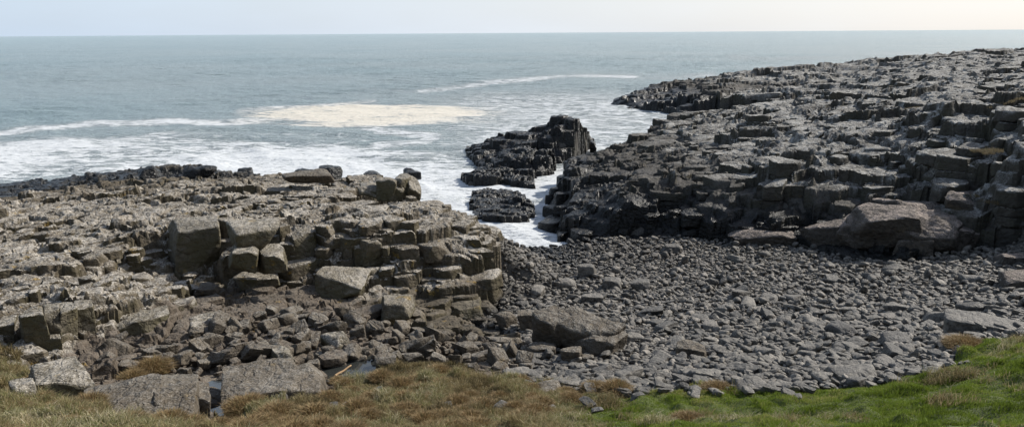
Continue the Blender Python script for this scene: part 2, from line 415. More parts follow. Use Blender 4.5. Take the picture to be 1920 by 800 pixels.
def rock_mat(name, base, base2, lich, lich_amt=.5, tide_shade=(1.2, 2.2), yellow=.0, wet=(.012, .012, .011), speck=True, side=None, local=False, cracks=.5, rough_dry=.88, spec=.35, lichz=None):
    k = NT(name)
    geo = k.n('ShaderNodeNewGeometry'); pos = geo.outputs['Position']
    sep = k.n('ShaderNodeSeparateXYZ'); k.t.links.new(pos, sep.inputs[0])
    nse = k.n('ShaderNodeSeparateXYZ'); k.t.links.new(geo.outputs['Normal'], nse.inputs[0])
    n1 = k.noise(pos, .9, 5, .6); n2 = k.noise(pos, 5, 5, .65); n3 = k.noise(pos, 22, 3, .6)
    if local: t = k.n('ShaderNodeObjectInfo').outputs['Random']
    else: t = k.attr('tint')
    c = k.mix(t, base, base2)
    c = k.mix(k.ss(n2, .35, .7), c, tuple(v*.62 for v in base))
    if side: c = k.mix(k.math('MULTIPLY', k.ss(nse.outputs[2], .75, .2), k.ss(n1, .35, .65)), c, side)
    # pale crustose lichen on weathered upper faces, in blotches with speckle
    up = k.ss(nse.outputs[2], .25, .8)
    bl = k.ss(k.math('ADD', k.math('MULTIPLY', n2, .6), k.math('MULTIPLY', n1, .5)), .5, .66)
    sp = k.ss(n3, .5, .58)
    hi = k.ss(k.math('ADD', sep.outputs[2], k.math('MULTIPLY', n1, 1.4)), *(lichz or (tide_shade[1]+.4, tide_shade[1]+1.5)))
    la = k.math('MULTIPLY', k.math('MULTIPLY', up, k.math('ADD', k.math('MULTIPLY', bl, .55), k.math('MULTIPLY', sp, .55))), k.math('MULTIPLY', hi, lich_amt), clamp=True)
    if name == 'outcrop_rock':
        fl = k.attr('floor'); la = k.math('MULTIPLY', la, k.math('SUBTRACT', 1.0, k.math('MULTIPLY', fl, .85)))
        c = k.mix(k.math('MULTIPLY', fl, .85), c, k.mix(n2, (.07, .054, .04), (.135, .107, .08)))
    c = k.mix(la, c, lich)
    if yellow:
        ny = k.noise(pos, 1.7, 3, .5)
        c = k.mix(k.math('MULTIPLY', k.math('MULTIPLY', k.ss(ny, .66, .72), k.ss(n3, .4, .6)), yellow), c, (.30, .19, .03))
    # black wet zone above the water; raised on the headland to paint in shade
    zt = k.math('ADD', sep.outputs[2], k.math('MULTIPLY', k.math('SUBTRACT', n1, .5), 1.6))
    dry = k.ss(zt, tide_shade[0], tide_shade[1])
    c = k.mix(dry, wet, c)
    k.link(c, 'Base Color')
    ro = k.n('ShaderNodeMapRange'); k.t.links.new(dry, ro.inputs[0]); ro.inputs[3].default_value = .34; ro.inputs[4].default_value = rough_dry
    k.link(ro.outputs[0], 'Roughness')
    k.b.inputs['Specular IOR Level'].default_value = spec
    wv = k.n('ShaderNodeVectorMath', operation='MULTIPLY_ADD'); k.t.links.new(pos, wv.inputs[0]); wv.inputs[1].default_value = (1.5, 1.1, 2.2)
    nv = k.n('ShaderNodeTexNoise', i_Scale=2.5, i_Detail=3.0); k.t.links.new(pos, nv.inputs['Vector'])
    sc2 = k.n('ShaderNodeVectorMath', operation='SCALE'); k.t.links.new(nv.outputs['Color'], sc2.inputs[0]); sc2.inputs['Scale'].default_value = .55
    k.t.links.new(sc2.outputs[0], wv.inputs[2])
    vo = k.n('ShaderNodeTexVoronoi', feature='DISTANCE_TO_EDGE', i_Scale=1.0); k.t.links.new(wv.outputs[0], vo.inputs['Vector'])
    crk = k.ss(vo.outputs['Distance'], .0, .045)
    vo2 = k.n('ShaderNodeTexVoronoi', feature='F1', i_Scale=2.6); k.t.links.new(wv.outputs[0], vo2.inputs['Vector'])
    fc_ = k.n('ShaderNodeSeparateColor'); k.t.links.new(vo2.outputs['Color'], fc_.inputs[0])
    b = k.bump(n1, .2, .5); b = k.bump(n2, .15, .9, b); b = k.bump(n3, .02, .7, b)
    if cracks: b = k.bump(crk, .05, cracks, b); b = k.bump(vo2.outputs['Distance'], .10, .6, b)
    k.link(b, 'Normal')
    return k.m

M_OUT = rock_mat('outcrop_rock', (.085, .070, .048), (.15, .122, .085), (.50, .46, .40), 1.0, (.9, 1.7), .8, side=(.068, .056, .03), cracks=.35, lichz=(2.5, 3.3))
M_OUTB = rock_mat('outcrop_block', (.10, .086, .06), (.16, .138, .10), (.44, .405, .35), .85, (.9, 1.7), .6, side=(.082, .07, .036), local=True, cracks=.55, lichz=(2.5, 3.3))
M_FLOOR = rock_mat('brown_rock', (.08, .063, .046), (.145, .115, .084), (.42, .38, .32), .3, (-2, -1.5), .25, cracks=.2)
M_HEAD = rock_mat('headland_rock', (.056, .05, .042), (.10, .092, .078), (.46, .45, .42), .95, (2.0, 3.5), .12, wet=(.009, .009, .008), side=(.055, .052, .038), cracks=.4)  # dark rock and wet zone, deepened in colour for the back-lit slope's shade
M_WET = rock_mat('wet_black_rock', (.014, .013, .012), (.032, .028, .024), (.1, .1, .1), .1, (8, 9), 0)
M_COB = rock_mat('cobble_stone', (.06, .056, .049), (.29, .26, .22), (.4, .38, .34), .15, (.4, .8), 0, cracks=0, rough_dry=.6)
M_COBO = rock_mat('single_stone', (.07, .066, .06), (.22, .20, .17), (.4, .38, .34), .2, (.4, .8), 0, local=True, cracks=0, rough_dry=.65)
M_BOULD = rock_mat('boulder_stone', (.078, .063, .045), (.13, .107, .078), (.42, .39, .34), .45, (-2, -1), .3, local=True, cracks=.55)
M_BOULDH = rock_mat('grey_boulder_stone', (.062, .054, .045), (.098, .083, .067), (.46, .38, .33), .75, (-2, -1), .1, local=True, cracks=.5)

# ground: dark grit between stones, soil and turf under the grass
k = NT('ground_soil'); geo = k.n('ShaderNodeNewGeometry'); pos = geo.outputs['Position']
n1 = k.noise(pos, 1.1, 5); n2 = k.noise(pos, 14, 4, .7)
c = k.mix(k.ss(n2, .35, .65), (.045, .043, .038), (.10, .092, .08))
g = k.mix(k.ss(n1, .4, .6), (.075, .07, .03), (.11, .08, .04))
g2 = k.mix(k.ss(n2, .35, .65), (.05, .065, .014), (.08, .10, .02))
g = k.mix(k.attr('green'), g, g2)
c = k.mix(k.attr('turf'), c, g)
k.link(c, 'Base Color'); k.b.inputs['Roughness'].default_value = .95
k.link(k.bump(n2, .05, .8), 'Normal'); M_GROUND = k.m

# ------------------------------------------------------------------ zones
def is_beach(X, Y): return inpoly(X, Y, BEACH)
def is_grass(X, Y):
    w = .9*fbm(X*.9, Y*.9, 0, 4, 5)
    return inpoly(X+w*.6, Y+w, GRASS)
def green_fac(X, Y):   # lush turf to the right, dry grass to the left
    px, py = project(X, Y, H(X, Y))
    return sstep(-.25, .3, (px-1090)/240+(py-760)/130*.5+.35*fbm(X*.8, Y*.8, 0, 3, 31))
def ground_h(X, Y):
    h = H(X, Y)
    g = is_grass(X, Y).astype(float)
    return h, g

# ------------------------------------------------------------------ ground sheet
def polar(r, th):
    R, T = np.meshgrid(r, th, indexing='ij')
    X, Y = R*np.sin(T), R*np.cos(T)
    nr, nt = R.shape
    i = np.arange(nr-1)[:, None]*nt+np.arange(nt-1)[None]
    Fq = np.stack([i, i+1, i+nt+1, i+nt], -1).reshape(-1, 4)[:, ::-1]
    return X, Y, Fq
rr = np.concatenate([np.linspace(.5, 10, 20), 10*np.power(24, np.linspace(0, 1, 640))[1:], 240*np.power(60, np.linspace(0, 1, 30))[1:]])
tt = np.concatenate([np.linspace(-math.pi, -.75, 50)[:-1], np.linspace(-.75, .75, 760), np.linspace(.75, math.pi, 50)[1:]])
X, Y, Fq = polar(rr, tt)
h = H(X, Y); turf = is_grass(X, Y).astype(float); beach = is_beach(X, Y)
far = np.hypot(X, Y) > 230
h = np.where(far, -5, h)
lump = .30*np.abs(fbm(X*1.3, Y*1.3, 0, 3, 9))+.12*vn(X*.5, Y*.5, 0, 19)
hg = np.where(turf > 0, h+lump-.02, np.where(beach, h-.06, h-.55-.1*(h > 0)))
hg = np.where(~beach & (turf == 0) & (Y < 3), h, hg)
M1 = green_fac(X, Y)
me = np_mesh('ground', np.stack([X, Y, hg], -1).reshape(-1, 3), Fq, M_GROUND, {'turf': turf, 'green': M1})
add('ground', me, kind='structure')

# ------------------------------------------------------------------ bedrock pieces
OUTX = (-62, 4)
def left_side(X, Y): return X < np.interp(Y, [0, 24, 27, 30, 36, 44, 48, 75], [4, 1.6, -.2, -.8, -1.2, -3.5, -1, -6])
def rock_ok(X, Y, h): return (h > -.75) & ~is_beach(X, Y) & ~inpoly(X, Y, GRASS)
# the low floor in front of the block cliff
FLOOR = [tuple(at(*e)) for e in [(170,655,3),(230,640,3),(330,575,3.3),(380,530,2.9),(450,515,2.8),(560,512,2.9),(640,520,2.8),(720,560,2.7),(800,600,2.4),(900,650,2.0),(960,700,2.4)]]+[(0.5,19.),(-3,17.5),(-9,15),(-13,14)]
def m_floor(X, Y, h): return rock_ok(X, Y, h) & left_side(X, Y) & inpoly(X, Y, FLOOR)
def m_out(X, Y, h): return rock_ok(X, Y, h) & left_side(X, Y) & ~inpoly(X, Y, FLOOR) & (h > 1.15) & (Y < 60)
def m_ledge(X, Y, h): return rock_ok(X, Y, h) & left_side(X, Y) & (h <= 1.4) & (h > -.5) & (Y > 36) & (Y < 76)
def m_right(X, Y): return ~left_side(X, Y) & (X > np.interp(Y, [40, 44, 48, 60, 80, 100, 130, 150], [3, 1.2, 1, 2.5, 10, 16, 10, 10]))
def m_hn(X, Y, h): return rock_ok(X, Y, h) & m_right(X, Y) & (np.hypot(X, Y) < 62) & (Y > 20)
def m_hm(X, Y, h): return rock_ok(X, Y, h) & m_right(X, Y) & (np.hypot(X, Y) >= 61) & (np.hypot(X, Y) < 96)
def m_hf(X, Y, h): return rock_ok(X, Y, h) & m_right(X, Y) & (np.hypot(X, Y) >= 95) & (np.hypot(X, Y) < 215)
def m_stack(X, Y, h): return inpoly(X, Y, STACK) & (h > -.35)
def m_reef(X, Y, h): return inpoly(X, Y, REEF) & (h > -.3)


def cell(x, y, s, ang, an, seed, jit=.85):
    a = math.radians(ang); ca, sa = math.cos(a), math.sin(a)
    u = (ca*x+sa*y)/(s*an); v = (-sa*x+ca*y)/s
    iu, iv = np.floor(u).astype(np.int32), np.floor(v).astype(np.int32)
    f1 = np.full(x.shape, 9., np.float32); f2 = f1.copy()
    cu = np.zeros(x.shape, np.float32); cv = cu.copy(); ci = np.zeros(x.shape, np.int32); cj = ci.copy()
    for di in (-1, 0, 1):
        for dj in (-1, 0, 1):
            i, j = iu+di, iv+dj
            pu = i+.5+jit*(_hash(i, j, ci*0, seed)-.5); pv = j+.5+jit*(_hash(i, j, ci*0+1, seed)-.5)
            # a blend of round and box metric gives joint blocks with nearly square corners
            du, dv = np.abs(pu-u), np.abs(pv-v)
            d = .45*np.hypot(du, dv)+.55*np.maximum(du, dv)
            m = d < f1
            f2 = np.where(m, f1, np.minimum(f2, d)); f1 = np.where(m, d, f1)
            cu = np.where(m, pu, cu); cv = np.where(m, pv, cv); ci = np.where(m, i, ci); cj = np.where(m, j, cj)
    cx = ca*cu*s*an-sa*cv*s; cy = sa*cu*s*an+ca*cv*s
    h = [_hash(ci, cj, ci*0+q, seed+5) for q in (2, 3, 4)]
    return cx, cy, h[0], h[1]-.5, h[2]-.5, f2-f1
def craggy(X, Y, sc_, amp, seed=0, ang=24, dip=(0, .0), strata=.45, crack=1.0, terrace=.8, elong=1.0, fine=1.0):
    """fractured bedrock height: stepped joint blocks on several scales"""
    wx = X+.25*sc_*fbm(X*.7/sc_, Y*.7/sc_, 0, 3, seed+1)+.05*sc_*vn(X*4/sc_, Y*4/sc_, 0, seed+2)
    wy = Y+.25*sc_*fbm(X*.7/sc_, Y*.7/sc_, 5, 3, seed+3)+.05*sc_*vn(X*4/sc_, Y*4/sc_, 5, seed+4)
    rug = sstep(-.45, .35, fbm(X*.16, Y*.16, 0, 3, seed+7)); rug = .28+.8*rug
    c0 = cell(wx, wy, 3.1*sc_, ang-8, 1.6*elong, seed+11)
    c1 = cell(wx, wy, 1.25*sc_, ang, 1.35*elong, seed+12)
    c2 = cell(wx, wy, .58*sc_, ang+5, 1.25*elong, seed+13)
    c3 = cell(wx, wy, .25*sc_, ang-12, 1.3, seed+14)
    hp = H(X, Y)
    h = terrace*(.75*H(c1[0], c1[1])+.25*H(c2[0], c2[1]))+(1-terrace)*hp
    h = np.where(hp < .3, np.minimum(h, hp+.45), h)
    d = amp*rug*(.46*(c0[2]-.5)+fine*(.30*(c1[2]-.5)+.17*(c2[2]-.5)+.06*(c3[2]-.5)))
    t = amp*.30*((X-c0[0])*c0[3]*.5+(Y-c0[1])*c0[4]*.5+(X-c1[0])*c1[3]+(Y-c1[1])*c1[4]+(X-c2[0])*c2[3]*1.1+(Y-c2[1])*c2[4]*1.1+(X-c3[0])*c3[3]*1.2+(Y-c3[1])*c3[4]*1.2)
    h = h+d+t
    q = (h-dip[0]*X-dip[1]*Y)/strata
    q2 = np.floor(q)+sstep(.3, .7, q-np.floor(q))
    h = h+.55*strata*(q2-q)
    g = .22*np.exp(-c1[5]/.05)*(c1[2] > .3)+.10*np.exp(-c2[5]/.07)*(c2[2] > .4)+.03*np.exp(-c3[5]/.1)
    h = h-crack*amp*g*(.3+rug)
    h = h+.05*sc_*fbm(X*2.2/sc_, Y*2.2/sc_, 0, 4, seed+21)*(.5+rug)
    return h, c1[2]*.55+c2[2]*.45
STK = lambda X, Y: inpoly(X, Y, STACK)
RF = lambda X, Y: inpoly(X, Y, REEF)
def sheet(name, mat, th, rg, grow, zone, sc_, amp, extra=None, **kw):
    rr = rg[0]*np.exp(np.arange(0, math.log(rg[1]/rg[0]), grow)); tt = np.arange(th[0], th[1], grow*.62)
    X, Y, Fq = polar(rr, tt)
    X = X+0.0; h0 = H(X, Y)
    ok = zone(X, Y, h0)
    a = np.full(X.shape, amp); s_ = sc_
    h, t = craggy(X, Y, s_, 1.0, **kw)
    wq = .5*fbm(X*.8, Y*.8, 0, 3, 15)
    fl = inpoly(X+wq, Y+wq, FLOOR) if name == 'rock_outcrop' else np.zeros(X.shape, bool)
    am = np.where(fl, .75, 1.0)*amp*sstep(-.3, 1.2, h0)**.5
    Z = h0+(h-h0)*am
    Z = np.where(ok, Z, np.minimum(h0-.35, Z-.3))
    if extra: Z = extra(X, Y, Z, h0)
    okf = ok.ravel()[Fq].any(1)
    Fq = Fq[okf]
    used = np.unique(Fq); mp_ = np.full(X.size, -1); mp_[used] = np.arange(len(used))
    V = np.stack([X, Y, Z], -1).reshape(-1, 3)[used].astype(np.float32)
    # break up the walls sideways with solid noise
    L = V/(.55*sc_)
    for k in range(2):
        V[:, k] += .085*sc_*(vn(L[:, 0], L[:, 1], L[:, 2]*1.5, 90+k)+.6*vn(L[:, 0]*2.5, L[:, 1]*2.5, L[:, 2]*4, 93+k))
    return np_mesh(name, V, mp_[Fq], mat, {'tint': t.ravel()[used], 'floor': fl.astype(float).ravel()[used]}, angle=42)
zl = lambda X, Y, h: rock_ok(X, Y, h) & (left_side(X, Y) | ((X < 1.2) & (Y < 46))) & ~STK(X, Y) & ~RF(X, Y)
zr = lambda X, Y, h: rock_ok(X, Y, h) & ~left_side(X, Y) & ~STK(X, Y) & ~RF(X, Y) & (X > 1.0) & ((Y > 35) | (X > 14))
me = sheet('rock_outcrop', M_OUT, (-.74, .09), (13.5, 78), .0021, zl, 1.0, 1.0, seed=3, lean=0) if False else sheet('rock_outcrop', M_OUT, (-.74, .09), (13.5, 78), .0021, zl, 1.0, 1.0, seed=3)
add('rock_outcrop', me, kind='structure')
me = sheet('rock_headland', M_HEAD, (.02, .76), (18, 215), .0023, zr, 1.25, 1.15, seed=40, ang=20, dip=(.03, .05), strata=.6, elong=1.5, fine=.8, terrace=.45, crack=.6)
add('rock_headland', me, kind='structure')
me = sheet('sea_stack', M_WET, (-.12, .2), (52, 98), .0016, lambda X, Y, h: STK(X, Y) & (h > -.9), 1.0, 1.0, seed=60, ang=10, strata=.5)
add('sea_stack', me, label='black wet rock stack standing in the sea, its top rising to the right', cat='sea stack')
me = sheet('reef_rock', M_WET, (-.1, .08), (44, 64), .0016, lambda X, Y, h: RF(X, Y) & (h > -.9), .6, .9, seed=66, ang=10, strata=.3)
add('reef_rock', me, label='low black rock awash with foam just below the sea stack', cat='sea rock')

# joint blocks standing proud where the bedrock is steep
def steep(X, Y):
    e = .7
    return np.hypot(H(X+e, Y)-H(X-e, Y), H(X, Y+e)-H(X, Y-e))/(2*e)
def part(f, thr, keep, sd):
    def g(X, Y, h):
        return f(X, Y, h) & ((steep(X, Y)+.25*vn(X*.4, Y*.4, 0, sd)) > thr) & (_hash((X*37).astype(np.int32), (Y*37).astype(np.int32), np.zeros(X.shape, np.int32), sd) < keep)
    return g
no = lambda X, Y: ~STK(X, Y) & ~RF(X, Y)
PF = bedrock(part(m_floor, -.2, .6, 3), (-20, 4, 13, 34), .55, 35, 1.3, .22, (.0, .0), .14, n=9, seed=5, rough=.025, tilt=.1, big=.5, gap=0, p=34)
me = np_mesh('floor_blocks', PF[0], PF[1], M_FLOOR, {'tint': PF[2]}, angle=38)
add('floor_blocks', me, kind='structure')
P = join(bedrock(part(lambda X, Y, h: m_out(X, Y, h) & (X > -9) & (np.hypot(X, Y) < 44), .2, .5, 11), (-12, 4, 22, 46), 1.25, 30, 1.15, .6, (.02, .03), .3, n=14, lean=(-.12, .05), seed=23, rough=.05, gap=.0, p=30),
         bedrock(part(lambda X, Y, h: m_out(X, Y, h) & (np.hypot(X, Y) < 44), .22, .62, 1), (-40, 4, 12, 46), .78, 24, 1.1, .45, (.02, .03), .2, n=12, lean=(-.1, .06), seed=3, rough=.035, gap=.0, p=34),
         bedrock(part(lambda X, Y, h: m_out(X, Y, h) & (np.hypot(X, Y) < 44), .16, .45, 2), (-40, 4, 12, 46), .42, 30, 1.2, .3, (.02, .03), .16, n=8, lean=(-.1, .06), seed=14, rough=.02, gap=.0, p=34))
me = np_mesh('bedrock_blocks', P[0], P[1], M_OUT, {'tint': P[2]}, angle=38)
add('bedrock_blocks', me, kind='structure')
P = join(bedrock(part(m_hn, .16, .4, 4), (0, 50, 20, 62), 1.15, 22, 1.35, .55, (.0, .05), .33, n=10, lean=(.05, .1), seed=8, rough=.06, p=26, gap=0),
         bedrock(part(m_hn, .12, .25, 5), (0, 50, 20, 62), .6, 22, 1.3, .4, (.0, .05), .25, n=7, lean=(.05, .1), seed=18, rough=.04, p=26, gap=0),
         bedrock(part(m_hm, -.05, .13, 6), (0, 75, 35, 97), 1.4, 20, 1.7, .6, (.0, .03), .38, n=7, seed=9, rough=.08, p=20, gap=0),
         bedrock(part(m_hf, -.1, .10, 7), (5, 150, 60, 200), 2.2, 18, 2.2, .6, (.0, .0), .42, n=5, seed=10, rough=.12, p=20, gap=0))
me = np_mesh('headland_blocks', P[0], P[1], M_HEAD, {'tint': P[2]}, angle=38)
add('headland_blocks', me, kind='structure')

# ------------------------------------------------------------------ loose stones
def stone_mesh(name, n, p, dims, mat, seed, rough=.03, planes=10, boxy=.6, rscale=None, top_tilt=None, tint=None):
    r = np.random.default_rng(seed)
    d = np.array(dims)/2
    base = np.array([[1, 0, 0], [-1, 0, 0], [0, 1, 0], [0, -1, 0], [0, 0, 1], [0, 0, -1]], float)
    N = base+r.normal(0, .16, base.shape)
    if top_tilt is not None: N[4] = (top_tilt[0], top_tilt[1], 1)
    ex = r.normal(0, 1, (planes, 3)); N = np.concatenate([N, ex])
    N /= np.linalg.norm(N, axis=1)[:, None]
    D = np.concatenate([r.uniform(.82, 1.0, 6), r.uniform(.85, 1.25, planes)*(1.0 if boxy > .5 else .9)])
    T, Q = tpl(n)
    v = T
    q = np.maximum(v@N.T, 0)/D
    rad = np.power(np.power(q, p).sum(1), 1/p)
    W = v/rad[:, None]*d
    m = float(max(dims)); o = r.uniform(0, 50, 3); L = (W+o)*(rscale or 2.2/m)
    for a in range(3):
        W[:, a] += rough*m*(.9*np.round(2.2*vn(L[:, 0]*1.3, L[:, 1]*1.3, L[:, 2]*2.2, a+seed+50))/2.2+vn(L[:, 0], L[:, 1], L[:, 2], a+seed)+.5*vn(L[:, 0]*2.6, L[:, 1]*2.6, L[:, 2]*2.6, a+3+seed)+.28*vn(L[:, 0]*6, L[:, 1]*6, L[:, 2]*6, a+6+seed))
    at_ = {'tint': np.full(len(W), r.uniform() if tint is None else tint)}
    return np_mesh(name, W, Q, mat, at_, angle=40)

def scatter(poly_fn, bounds, spacing, sizefn, keep=1.0, seed=0):
    r = np.random.default_rng(seed)
    gx = np.arange(bounds[0], bounds[1], spacing); gy = np.arange(bounds[2], bounds[3], spacing)
    X, Y = np.meshgrid(gx, gy); X = (X+r.uniform(-.5, .5, X.shape)*spacing).ravel(); Y = (Y+r.uniform(-.5, .5, Y.shape)*spacing).ravel()
    m = poly_fn(X, Y) & (r.uniform(0, 1, X.shape) < keep)
    X, Y = X[m], Y[m]
    return X, Y, sizefn(X, Y, r), r

def in_view(X, Y, m=3.):
    return (np.abs(X) < Y*.66+m) & (Y > 10)
bf = lambda X, Y: is_beach(X, Y) & in_view(X, Y)
# coarser blocks towards the grass and the right-hand side
def coarse(X, Y): return sstep(30, 18, Y-.25*X)
sets = []
for sp, kp, lo, hi, sd in ((.16, .9, .06, .12, 1), (.25, .75, .10, .18, 2), (.52, .38, .17, .27, 3), (1.4, .25, .28, .44, 4)):
    def sf(X, Y, r, lo=lo, hi=hi):
        return (lo+(hi-lo)*r.uniform(0, 1, X.shape)**1.4)*(.82+.28*coarse(X, Y))
    sets.append(scatter(bf, (-4, 36, 14, 48), sp, sf, kp, sd))
SX = np.concatenate([s[0] for s in sets]); SY = np.concatenate([s[1] for s in sets]); SR = np.concatenate([s[2] for s in sets])
dist = np.sqrt(SX**2+SY**2+(HC-2)**2)
px, py = project(SX, SY, H(SX, SY))
inside = (px > 0) & (px < 1920) & (py < 800)
order = np.argsort(-(SR/dist)*inside)
big = order[:300]; rest = order[300:]

def stone_variants(nv, n, planes, p, seed):
    r = np.random.default_rng(seed); out = []
    T, Q = tpl(n)
    for i in range(nv):
        N = r.normal(0, 1, (planes, 3)); N = np.concatenate([N, np.eye(3)+r.normal(0, .15, (3, 3)), -np.eye(3)+r.normal(0, .15, (3, 3))])
        N /= np.linalg.norm(N, axis=1)[:, None]
        D = r.uniform(.75, 1.1, len(N))
        q = np.maximum(T@N.T, 0)/D
        W = T/np.power(np.power(q, p).sum(1), 1/p)[:, None]
        W = W*np.array([r.uniform(.95, 1.35), r.uniform(.65, .95), r.uniform(.42, .72)])
        out.append(W.astype(np.float32))
    return out, Q
def instances(X, Y, R, Z, variants, Q, r, tilt=.25):
    B = len(X); k = r.integers(0, len(variants), B); M = len(variants[0])
    W = np.stack(variants)[k]
    a = r.uniform(0, 6.283, B); tx = r.normal(0, tilt, B); ty = r.normal(0, tilt, B)
    ca, sa = np.cos(a), np.sin(a)
    x = W[..., 0]*R[:, None]; y = W[..., 1]*R[:, None]; z = W[..., 2]*R[:, None]
    z2 = z+x*tx[:, None]; x2 = x-z*tx[:, None]; z3 = z2+y*ty[:, None]; y2 = y-z2*ty[:, None]
    V = np.stack([x2*ca[:, None]-y2*sa[:, None]+X[:, None], x2*sa[:, None]+y2*ca[:, None]+Y[:, None], z3+Z[:, None]], -1).reshape(-1, 3)
    return V, (Q[None]+(np.arange(B)*M)[:, None, None]).reshape(-1, 4), np.repeat(r.uniform(0, 1, B), M)
r = np.random.default_rng(21)
va, Qa = stone_variants(40, 4, 9, 6, 1); vb, Qb = stone_variants(20, 3, 6, 7, 2)
sm = rest[SR[rest] < .11]; md = rest[SR[rest] >= .11]
def restz(X, Y, R): return H(X, Y)-.04+R*.30
P1 = instances(SX[md], SY[md], SR[md], restz(SX[md], SY[md], SR[md])+r.uniform(-.3, .9, len(md))*SR[md], va, Qa, r)
P2 = instances(SX[sm], SY[sm], SR[sm], restz(SX[sm], SY[sm], SR[sm])+r.uniform(-.3, .8, len(sm))*SR[sm], vb, Qb, r)
P = join(P1, P2)
me = np_mesh('cobbles', P[0], P[1], M_COB, {'tint': P[2]}, angle=32)
add('cobbles', me, kind='stuff', label='grey rounded cobbles covering the beach between the rocks', cat='cobbles')
# the largest single stones
vt = []
for i in range(24):
    r2 = np.random.default_rng(100+i)
    dm = (r2.uniform(1.9, 2.7), r2.uniform(1.3, 1.9), r2.uniform(.8, 1.4))
    vt.append(stone_mesh('stone', 8, 14, dm, M_COBO, 200+i, rough=.014, planes=6))
for i in big:
    o = bpy.data.objects.new('beach_stone', vt[int(r.integers(0, 24))]); col.objects.link(o)
    s_ = float(SR[i]); o.scale = (s_, s_, s_)
    o.location = (SX[i], SY[i], float(H(SX[i], SY[i]))+s_*.25)
    o.rotation_euler = (r.normal(0, .16), r.normal(0, .16), r.uniform(0, 6.28))
    if coarse(SX[i], SY[i]) > .55:
        o['label'] = 'brown grey angular stone in the coarse upper beach near the grass'; o['group'] = 'large stones on the upper beach'
    else:
        o['label'] = 'grey stone standing out among the smaller cobbles of the lower beach'; o['group'] = 'large stones on the lower beach'
    o['category'] = 'stone'

# angular rubble on the floor and slope of the left side
RUB = [tuple(at(*e)) for e in [(190,655,3),(330,640,3),(430,590,2.8),(560,560,3),(700,575,2.7),(800,610,2.4),(900,620,1.8),(985,655,2.0),(1000,705,2.5),(900,700,2.5),(760,675,2.7),(640,690,2.7),(600,670,2.8),(430,700,2.9),(300,705,2.9),(180,700,3.1)]]
RX, RY, RR, r3 = scatter(lambda X, Y: inpoly(X, Y, RUB), (-14, 3, 17, 32), .42, lambda X, Y, r: .10+.26*r.uniform(0, 1, X.shape)**2.6, .75, 31)
dd = RR/np.hypot(RX, RY); o_ = np.argsort(-dd); rb, rs = o_[:110], o_[110:]
RX2, RY2, RR2, r4 = scatter(lambda X, Y: inpoly(X, Y, RUB), (-14, 3, 17, 32), .24, lambda X, Y, r: r.uniform(.05, .11, X.shape), .5, 32)
vc, Qc = stone_variants(24, 5, 5, 16, 5)
P = join(instances(RX[rs], RY[rs], RR[rs], H(RX[rs], RY[rs])+.05+RR[rs]*.4, vc, Qc, r3, .4), instances(RX2, RY2, RR2, H(RX2, RY2)+.03, vc, Qc, r4, .4))
me = np_mesh('rubble', P[0], P[1], M_FLOOR, {'tint': P[2]}, angle=32)
add('rubble', me, kind='stuff', label='small broken brown rubble in front of the blocky outcrop', cat='rubble')
vu = [stone_mesh('rubble_rock', 9, 24, (r2.uniform(1.7, 2.6), r2.uniform(1.3, 1.9), r2.uniform(1.1, 1.8)), M_BOULD, 300+i, rough=.012, planes=5) for i in range(16)]
for i in rb:
    o = bpy.data.objects.new('rubble_rock', vu[int(r.integers(0, 16))]); col.objects.link(o)
    s_ = float(RR[i]); o.scale = (s_, s_, s_)
    o.location = (RX[i], RY[i], float(H(RX[i], RY[i]))+.08+s_*.35)
    o.rotation_euler = (r.normal(0, .25), r.normal(0, .25), r.uniform(0, 6.28))
    o['label'] = 'brown angular broken rock lying in the rubble below the outcrop'; o['group'] = 'angular rocks of the rubble slope'; o['category'] = 'rock'

# named single rocks: (name, label, left px, right px, top px, base px, depth m, options)
def rock(name, label, x0, x1, y0, y1, depth, mat=M_BOULD, z=None, yaw=0, n=16, p=26, rough=.02, planes=6, tilt=(0, 0), seed=1, sink=.25, cat='boulder', group=None, D=None, lobes=None):
    cx = (x0+x1)/2
    if D is not None:
        v = ray(cx, y1); b = np.array([v[0]*D, v[1]*D, HC+v[2]*D])
        t = D
    elif z is not None:
        b2 = at(cx, y1, z); b = np.array([b2[0], b2[1], z]); t = math.hypot(*b2)
    else:
        b, t = hit(cx, y1)
    v = ray(cx, y1); el = math.atan(-v[2])
    dist = t/math.cos(el)
    cosx = math.cos(math.atan((cx-960)/F))
    w = (x1-x0)/F*dist*cosx
    hpx = (y1-y0)/F*dist*cosx
    # the picture height is front face height * cos + top depth * sin
    hh = max((hpx-depth*.75*math.sin(el))/math.cos(el), .15*hpx)
    if lobes:
        Vs, Fs, o_ = [], [], 0
        for q, (lx, ly, lz, lw, ld_, lh, tl) in enumerate(lobes):
            m_ = stone_mesh('lobe', n, p, (w*lw, depth*ld_, (hh+sink)*lh), mat, seed*31+q, rough=rough, planes=planes, top_tilt=tl)
            c_ = np.empty(len(m_.vertices)*3, np.float32); m_.vertices.foreach_get('co', c_); c_ = c_.reshape(-1, 3)+np.array([lx*w, ly*depth, lz*(hh+sink)])
            f_ = np.empty(len(m_.loops), np.int32); m_.loops.foreach_get('vertex_index', f_); Vs.append(c_); Fs.append(f_.reshape(-1, 4)+o_); o_ += len(c_)
            bpy.data.meshes.remove(m_)
        me = np_mesh(name, np.concatenate(Vs), np.concatenate(Fs), mat, angle=40)
    else: me = stone_mesh(name, n, p, (w*1.08, depth, hh+sink), mat, seed, rough=rough, planes=planes, top_tilt=tilt)
    fwd = np.array([v[0], v[1]])
    c = b[:2]+fwd*depth*.5
    o = add(name, me, label=label, cat=cat, group=group, loc=(c[0], c[1], b[2]+(hh-sink)/2))
    o.rotation_euler = (0, 0, -math.atan2(fwd[0], fwd[1])+math.radians(yaw))
    return o
